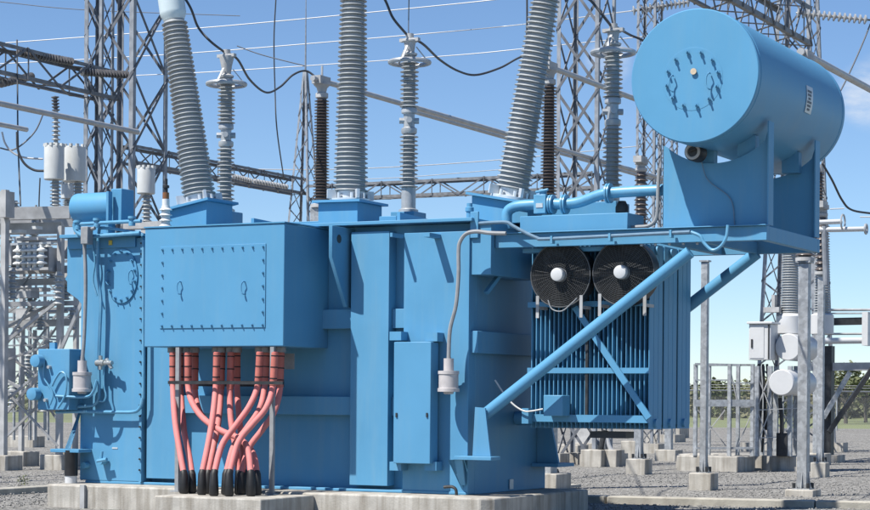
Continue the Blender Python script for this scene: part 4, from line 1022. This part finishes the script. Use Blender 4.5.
MB().box(a.x-.04, b.x+.05, a.y-.06, a.y+.6, a.z+.001, a.z+.05).build('roof', M['white'], cbn, bev=.01)
MB().box(a.x+.03, b.x-.16, a.y-.012, a.y-.002, b.z+.04, a.z-.04).build('door', M['white'], cbn)
MB().box(a.x+.06, a.x+.10, a.y-.03, a.y-.013, b.z+.28, b.z+.48).build('handle', M['dark'], cbn)
MB().box(b.x-.06, b.x-.03, a.y-.02, a.y-.002, b.z+.02, a.z-.02).build('cable_duct', M['dark'], cbn)
m = MB()
for px, dy in ((757, -.4), (770, -.3), (762, .6), (776, .6), (790, -.2), (796, .7)):
    q = BL(px, 400, dy); m.box(q.x-.05, q.x+.05, q.y-.05, q.y+.05, .362, BL(px, 366, dy).z)
m.build_each('leg', M['galv'], br)
m = MB()
for a, b, dy in (((757, 445), (770, 410), -.42), ((770, 445), (757, 410), -.42), ((757, 408), (770, 375), -.42), ((770, 408), (757, 375), -.42), ((776, 440), (796, 400), .3), ((796, 440), (776, 400), .3), ((757, 410), (800, 408), -.42), ((757, 438), (776, 437), -.4)):
    m.bar(BL(*a, dy), BL(*b, dy), .05, .02)
m.build_each('brace', M['galv_dull'], br)
m = MB()
for px, y0, y1, r in ((759, 364, 440, .035), (763, 364, 452, .03), (767, 364, 430, .03), (780, 398, 455, .05)):
    m.tube(smooth_path([BL(px, y0, -.1), BL(px+2, (y0+y1)/2, -.15), BL(px-1, y1, -.1)], 6), r, 6)
m.build_each('cable_bundle', M['dark'], br)
q = BL(783, 440, -.1); MB().box(q.x-.13, q.x+.13, q.y-.1, q.y+.1, .362, .9).build('motor_box', M['dark'], br)
# steel platform frame
pf2 = thing('service_platform', 'open galvanised platform frame on a long low concrete strip', 'platform', (at(723, 400, RY-.1).x, RY-.1, 0))
def PLc(px, py, dy=0.): return to_local(pf2, at(px, py, RY-.1+dy))
MB().box(-.95, .62, -.5, .55, -.1, .355).build('footing', M['concrete'], pf2, bev=.02)
for px, dy in ((695.5, -.2), (729.5, -.3), (738, .6), (752.5, -.25), (709, .7)):
    q = PLc(px, 400, dy); MB().box(q.x-.04, q.x+.04, q.y-.04, q.y+.04, .356, PLc(px, 364, dy).z).build('leg', M['galv'], pf2)
m = MB(); 
for a, b, w, dy in (((694, 403), (754, 403), .16, -.3), ((695, 364), (740, 365), .05, -.25), ((709, 365), (754, 365), .05, .65), ((695, 380), (730, 380), .03, -.25), ((730, 383), (753, 383), .03, -.3), ((696, 448), (754, 448), .05, -.28), ((738, 405), (752, 405), .12, .6)):
    m.bar(PLc(*a, dy), PLc(*b, dy), .05, w)
m.build_each('deck_rail', M['galv'], pf2)
m = MB()
for a, b, dy in (((698, 445), (725, 410), .3), ((698, 410), (726, 446), .3), ((738, 446), (752, 412), .3), ((729, 365), (738, 404), .2)): m.bar(PLc(*a, dy), PLc(*b, dy), .045, .02)
m.build_each('brace', M['galv_dull'], pf2)
# right edge: bus work on a steel portal
pt = gnd(826, 462); gt = thing('steel_portal', 'dark steel portal with raking braces at the right edge behind the posts', 'portal', (pt.x, pt.y, 0)); GY = pt.y
def GL(px, py, dy=0.): return to_local(gt, at(px, py, GY+dy))
q = GL(827, 400); MB().box(q.x-.16, q.x+.16, q.y-.16, q.y+.16, .2, GL(827, 346).z).build('column', M['dark'], gt)
MB().box(q.x-.4, q.x+.4, q.y-.4, q.y+.4, -.1, .2).build('footing', M['concrete'], gt)
MB().bar(GL(800, 367), GL(930, 366), .25, .22).build('beam', M['galv_dull'], gt)
MB().bar(GL(823, 418, -.3), GL(850, 372, -.3), .12, .12).build('brace', M['galv'], gt); MB().bar(GL(829, 432, -.5), GL(874, 366, -.5), .16, .12).build('brace', M['dark'], gt)
bt = MB(); bt.cyl(GL(822, 341, -.3), GL(862, 340.5, -.3), .085, 14); bt.build('pale_pipe', M['white'], gt)
fq = GL(867, 329, -.3); MB().box(fq.x-.06, fq.x+.10, fq.y-.3, fq.y+.3, fq.z-.45, fq.z+.45).build('end_plate', M['white'], gt)
MB().bar(GL(815, 322, .1), GL(865, 321, .1), .14, .20).build('dark_bar', M['dark'], gt)
for y, r in ((310, .035), (313.5, .02), (334, .03)): MB().cyl(GL(812, y, .0), GL(900, y-.4, .0), r, 8).build('rod', M['galv_dull'], gt)
# disconnector arms
da = thing('disconnector', 'pale disconnect arms with ring ends poking out right of the cradle', 'disconnector', (at(822, 226, 43).x, 43, at(822, 226, 43).z))
def DL(px, py): return to_local(da, at(px, py, 43))
MB().cyl(DL(818, 222.5), DL(842, 221.5), .055, 10).build_each('arm', M['white'], da); MB().cyl(DL(818, 230), DL(866, 229), .055, 10).build_each('arm', M['white'], da)
MB().torus(DL(843, 222), UX*0+Vector((1, 0, 0)), .16, .02, 24, 6).torus(DL(866, 229), Vector((1, 0, 0)), .10, .025, 20, 6).build_each('ring', M['alu'], da)
MB().cyl(DL(830, 209), DL(844, 208.5), .015, 6).cyl(DL(860, 217), DL(876, 217), .015, 6).build_each('horn', M['white'], da)
MB().cyl(DL(824, 226), DL(826, 285), .06, 10).build('stem', M['galv_lattice'], da)
# loose stones on top of the gravel in the nearer, visible strips
vs, fs = [], []
for _ in range(6500):
    if random.random() < .72: px_, py_ = random.uniform(560, 872), random.uniform(440, 511)
    else: px_, py_ = random.uniform(-3, 175), random.uniform(452, 511)
    p = gnd(px_, py_); q = loc(p)
    if -6.75 < q.x < .75 and -2.2 < q.y < 2.8: continue
    r = random.uniform(.008, .021); n = len(vs); w = random.random()*6
    vs += [p+Vector((r*math.cos(w+k*PI/2)*random.uniform(.7, 1.3), r*math.sin(w+k*PI/2)*random.uniform(.7, 1.3), .012)) for k in range(4)]+[p+Vector((0, 0, r*random.uniform(.7, 1.2)+.012)), p-Vector((0, 0, .02))]
    fs += [(n+k, n+(k+1) % 4, n+4) for k in range(4)]+[(n+(k+1) % 4, n+k, n+5) for k in range(4)]
stuff(MB().add(vs, fs).build('loose_stones', mat('loose_stone', (.27, .265, .255), .95, 0, .45, 9, spec=.2), sharp=10))
# small equipment seen under the radiators
FG = 'concrete footings seen under the radiators'
for px, py, w, h, lab in ((587, 458, .9, .42, 'dim concrete footing just right of the tank corner under the radiator'), (571, 462, .75, .45, 'square concrete footing nearest the blue tank corner'), (596, 467, .55, .42, 'left one of two small footings with white conduits'), (611, 467, .55, .42, 'right one of two small footings with white conduits'), (632, 459, .45, .5, 'footing partly behind the post foot under the radiators'), (673, 438, 1.2, .55, 'wide far footing right under the radiator end')):
    p = gnd(px, py); ft = thing('footing_block', lab, 'concrete block', (p.x, p.y+w/2, 0), group=FG); footing(ft, w, h, 'block')
    if px == 587:
        m = MB(); m.prism([(-.4, 0, h), (.4, 0, h), (.12, 0, h+.9), (-.12, 0, h+.9)], (0, .05, 0)); m.build('base_frame', M['galv_dull'], ft)
    elif w > 1: MB().box(-.12, .12, -.12, .12, h, 2.2).build('post', M['galv_dull'], ft)
eq = gnd(604, 466); e2 = thing('conduit_risers', 'white conduit pair bending out of the gravel beneath the radiators', 'conduit', (eq.x, eq.y-.3, 0))
def EL(px, py): return to_local(e2, at(px, py, eq.y-.3))
MB().tube(smooth_path([EL(600, 471), EL(600, 458), EL(603, 445), EL(606, 432)], 5), .055, 10).build('pipe', M['white'], e2)
MB().tube(smooth_path([EL(620, 470), EL(617, 458), EL(610, 448), EL(606, 434)], 5), .055, 10).build('pipe', M['white'], e2)
MB().tube(smooth_path([EL(600, 457), EL(602, 444), EL(605, 430)], 5), .075, 10).build('dark_sleeve', M['dark'], e2)
p = gnd(559, 487); pit = thing('ground_box', 'small dark fitting on a concrete pad beside the tank', 'fitting', (p.x, p.y, 0))
MB().box(-.35, .35, -.25, .25, -.1, .06).build('pad', M['concrete'], pit, bev=.01); MB().lathe((-.05, 0, .061), (0, 0, 1), [(.14, 0), (.14, .03), (.07, .04), (.06, .2), (.03, .28)], 14).build('stub', M['dark'], pit)

# ================================================================== FENCE, WOOD
FY = 112.0
fe = thing('chain_link_fence', 'chain link fence running along the far edge of the gravel', 'fence', (0, FY, 0), 0)
x0, x1, step = -34.5, 46, 3.0; n = 0; x = x0
while x < x1:
    if x < -20 or x > 12: MB().cyl((x, 0, -.1), (x, 0, 2.25), .05, 6).build('post', M['fence'], fe)
    x += step
MB().cyl((x0, 0, 2.2), (x1, 0, 2.2), .045, 6).build('rail', M['fence'], fe)
m = MB(); m.add([(x0, .06, .05), (x1, .06, .05), (x1, .06, 2.15), (x0, .06, 2.15)], [(0, 1, 2, 3)]); m.build('mesh', M['mesh'], fe)
m = MB()
for z in (2.38, 2.52): m.cyl((x0, -.1, z), (x1, -.1, z), .015, 4)
m.build_each('barbed_wire', M['fence'], fe)
def leaf_clump(vs, fs, c, r, n, s):
    for _ in range(n):
        d = Vector((random.gauss(0, 1), random.gauss(0, 1), random.gauss(0, .8))).normalized()*r*random.random()**.4
        p = c+d; a = Vector((random.uniform(-1, 1), random.uniform(-1, 1), random.uniform(-1, 1))).normalized(); _, e, f = frame_of(a)
        k = len(vs); q = s*random.uniform(.6, 1.3)
        vs += [p+e*q, p+f*q*.7, p-e*q, p-f*q*.7]; fs.append((k, k+1, k+2, k+3))
vs, fs = [], []
for i in range(330):
    x = random.choice((random.uniform(-70, 75), random.uniform(15, 60))); y = random.uniform(188, 235); hgt = random.uniform(1.3, 3.4)*(1.15 if x > 30 else 1)
    for k in range(3): leaf_clump(vs, fs, Vector((x+random.uniform(-1.5, 1.5), y+random.uniform(-2, 2), hgt*(.25+.3*k))), 1.7-.3*k, 46, .27)
stuff(MB().add(vs, fs).build('far_wood', M['leaf']))
def tree(px, Y, h, cr_, label, dense):
    p = at(px, 400, Y); root = thing('bare_tree', label, 'tree', (p.x, Y, 0), random.random()*6, 'taller trees beyond the fence')
    t = MB(); t.tube([(0, 0, -.2), (.05, 0, h*.4), (0, .1, h*.75), (.1, 0, h)], [.16, .12, .07, .02], 8)
    vs, fs = [], []
    for k in range(26):
        z = h*random.uniform(.3, .9); a = random.uniform(0, 2*PI); L = cr_*(1.15-z/h)*1.3; e = Vector((math.cos(a)*L, math.sin(a)*L, z+L*.9))
        t.tube([(0, 0, z), (e*.5+Vector((0, 0, z*.5))+Vector((0, 0, .1))), e], [.05, .03, .01], 5); leaf_clump(vs, fs, e, .7, dense, .16)
    t.build('trunk', M['bark'], root); MB().add(vs, fs).build('crown', M['leaf'], root)
tree(846, 150, 4.0, 1.5, 'brownish bare tree standing above the fence near the right edge', 22)
tree(838, 165, 3.4, 1.4, 'lower thin tree beside the brown one beyond the fence', 14)
tree(866, 158, 3.0, 1.6, 'bushy low tree at the right edge beyond the fence', 40)
tree(722, 170, 2.6, 1.5, 'low tree beyond the fence right of the radiators', 30)
p = gnd(23, 486); wd = thing('weed', 'little dry weed growing in the gravel by the left kerb', 'plant', (p.x, p.y, 0)); vs, fs = [], []
leaf_clump(vs, fs, Vector((0, 0, .09)), .12, 60, .02); MB().add(vs, fs).build('leaves', M['leaf'], wd)

# ================================================================== LIGHT, SKY, CAMERA
SEL = math.radians(57); SAZ = math.radians(31)
nrm = -VX; hdir = nrm*math.cos(SAZ)-UX*math.sin(SAZ)
S = hdir*math.cos(SEL)+ZX*math.sin(SEL)
sun = bpy.data.lights.new('sun', 'SUN'); sun.energy = 5.0; sun.angle = math.radians(.5); sun.color = (1, .955, .88)
so = bpy.data.objects.new('sun', sun); COL.objects.link(so); so.rotation_euler = (-S).to_track_quat('-Z', 'Y').to_euler(); so.location = (-20, -10, 40)
w = bpy.data.worlds.new('World'); scene.world = w; w.use_nodes = True; nt = w.node_tree; N = nt.nodes; L = nt.links
bg = N['Background']; sky = N.new('ShaderNodeTexSky'); sky.sky_type = 'NISHITA'; sky.sun_disc = False
sky.sun_elevation = SEL; sky.sun_rotation = math.atan2(S.x, S.y); sky.altitude = 1000; sky.air_density = .92; sky.dust_density = 0.0; sky.ozone_density = 6.5
bg.inputs['Strength'].default_value = .098
# faint fair-weather clouds: a pale patch low at the right, a wisp in the middle
tc = N.new('ShaderNodeTexCoord'); mp = N.new('ShaderNodeMapping'); mp.inputs['Scale'].default_value = (14, 14, 40)
L.new(tc.outputs['Generated'], mp.inputs['Vector'])
nz = N.new('ShaderNodeTexNoise'); nz.inputs['Scale'].default_value = 2.2; nz.inputs['Detail'].default_value = 7; nz.inputs['Roughness'].default_value = .6
L.new(mp.outputs[0], nz.inputs['Vector'])
acc = None
for px, py, half, amt in ((870, 95, 1.1, 1.0), (608, 62, .8, .6), (900, 92, 1.5, .8)):
    d = Vector(ray(px, py)).normalized()
    dot = N.new('ShaderNodeVectorMath'); dot.operation = 'DOT_PRODUCT'; L.new(tc.outputs['Generated'], dot.inputs[0]); dot.inputs[1].default_value = d
    mr = N.new('ShaderNodeMapRange'); mr.interpolation_type = 'SMOOTHSTEP'; mr.inputs[1].default_value = math.cos(math.radians(half)); mr.inputs[2].default_value = 1; mr.inputs[3].default_value = 0; mr.inputs[4].default_value = amt
    L.new(dot.outputs['Value'], mr.inputs[0])
    if acc is None: acc = mr.outputs[0]
    else:
        a_ = N.new('ShaderNodeMath'); a_.operation = 'MAXIMUM'; L.new(acc, a_.inputs[0]); L.new(mr.outputs[0], a_.inputs[1]); acc = a_.outputs[0]
mr = N.new('ShaderNodeMapRange'); mr.inputs[1].default_value = .35; mr.inputs[2].default_value = .65; mr.inputs[3].default_value = 0; mr.inputs[4].default_value = .75
L.new(nz.outputs['Fac'], mr.inputs[0])
mu = N.new('ShaderNodeMath'); mu.operation = 'MULTIPLY'; L.new(mr.outputs[0], mu.inputs[0]); L.new(acc, mu.inputs[1])
mx = N.new('ShaderNodeMix'); mx.data_type = 'RGBA'; L.new(mu.outputs[0], mx.inputs[0]); L.new(sky.outputs[0], mx.inputs[6]); mx.inputs[7].default_value = (6.2, 6.5, 6.9, 1)
L.new(mx.outputs[2], bg.inputs['Color'])
cam = bpy.data.cameras.new('camera'); co_ = bpy.data.objects.new('camera', cam); COL.objects.link(co_); scene.camera = co_
cam.sensor_width = 36; cam.lens = F/W_*36; cam.shift_y = (HY-H_/2)/W_; cam.clip_end = 6000; cam.clip_start = .1
co_.location = (0, 0, EYE)
co_.rotation_euler = (Matrix.Rotation(PI/2, 3, 'X') @ Matrix.Rotation(ROLL, 3, 'Z')).to_euler()
scene.view_settings.view_transform = 'Standard'; scene.view_settings.look = 'None'; scene.view_settings.exposure = .5; scene.view_settings.gamma = 1
scene.view_settings.use_curve_mapping = False
scene.render.engine = 'CYCLES'; scene.cycles.diffuse_bounces = 1; scene.cycles.max_bounces = 8
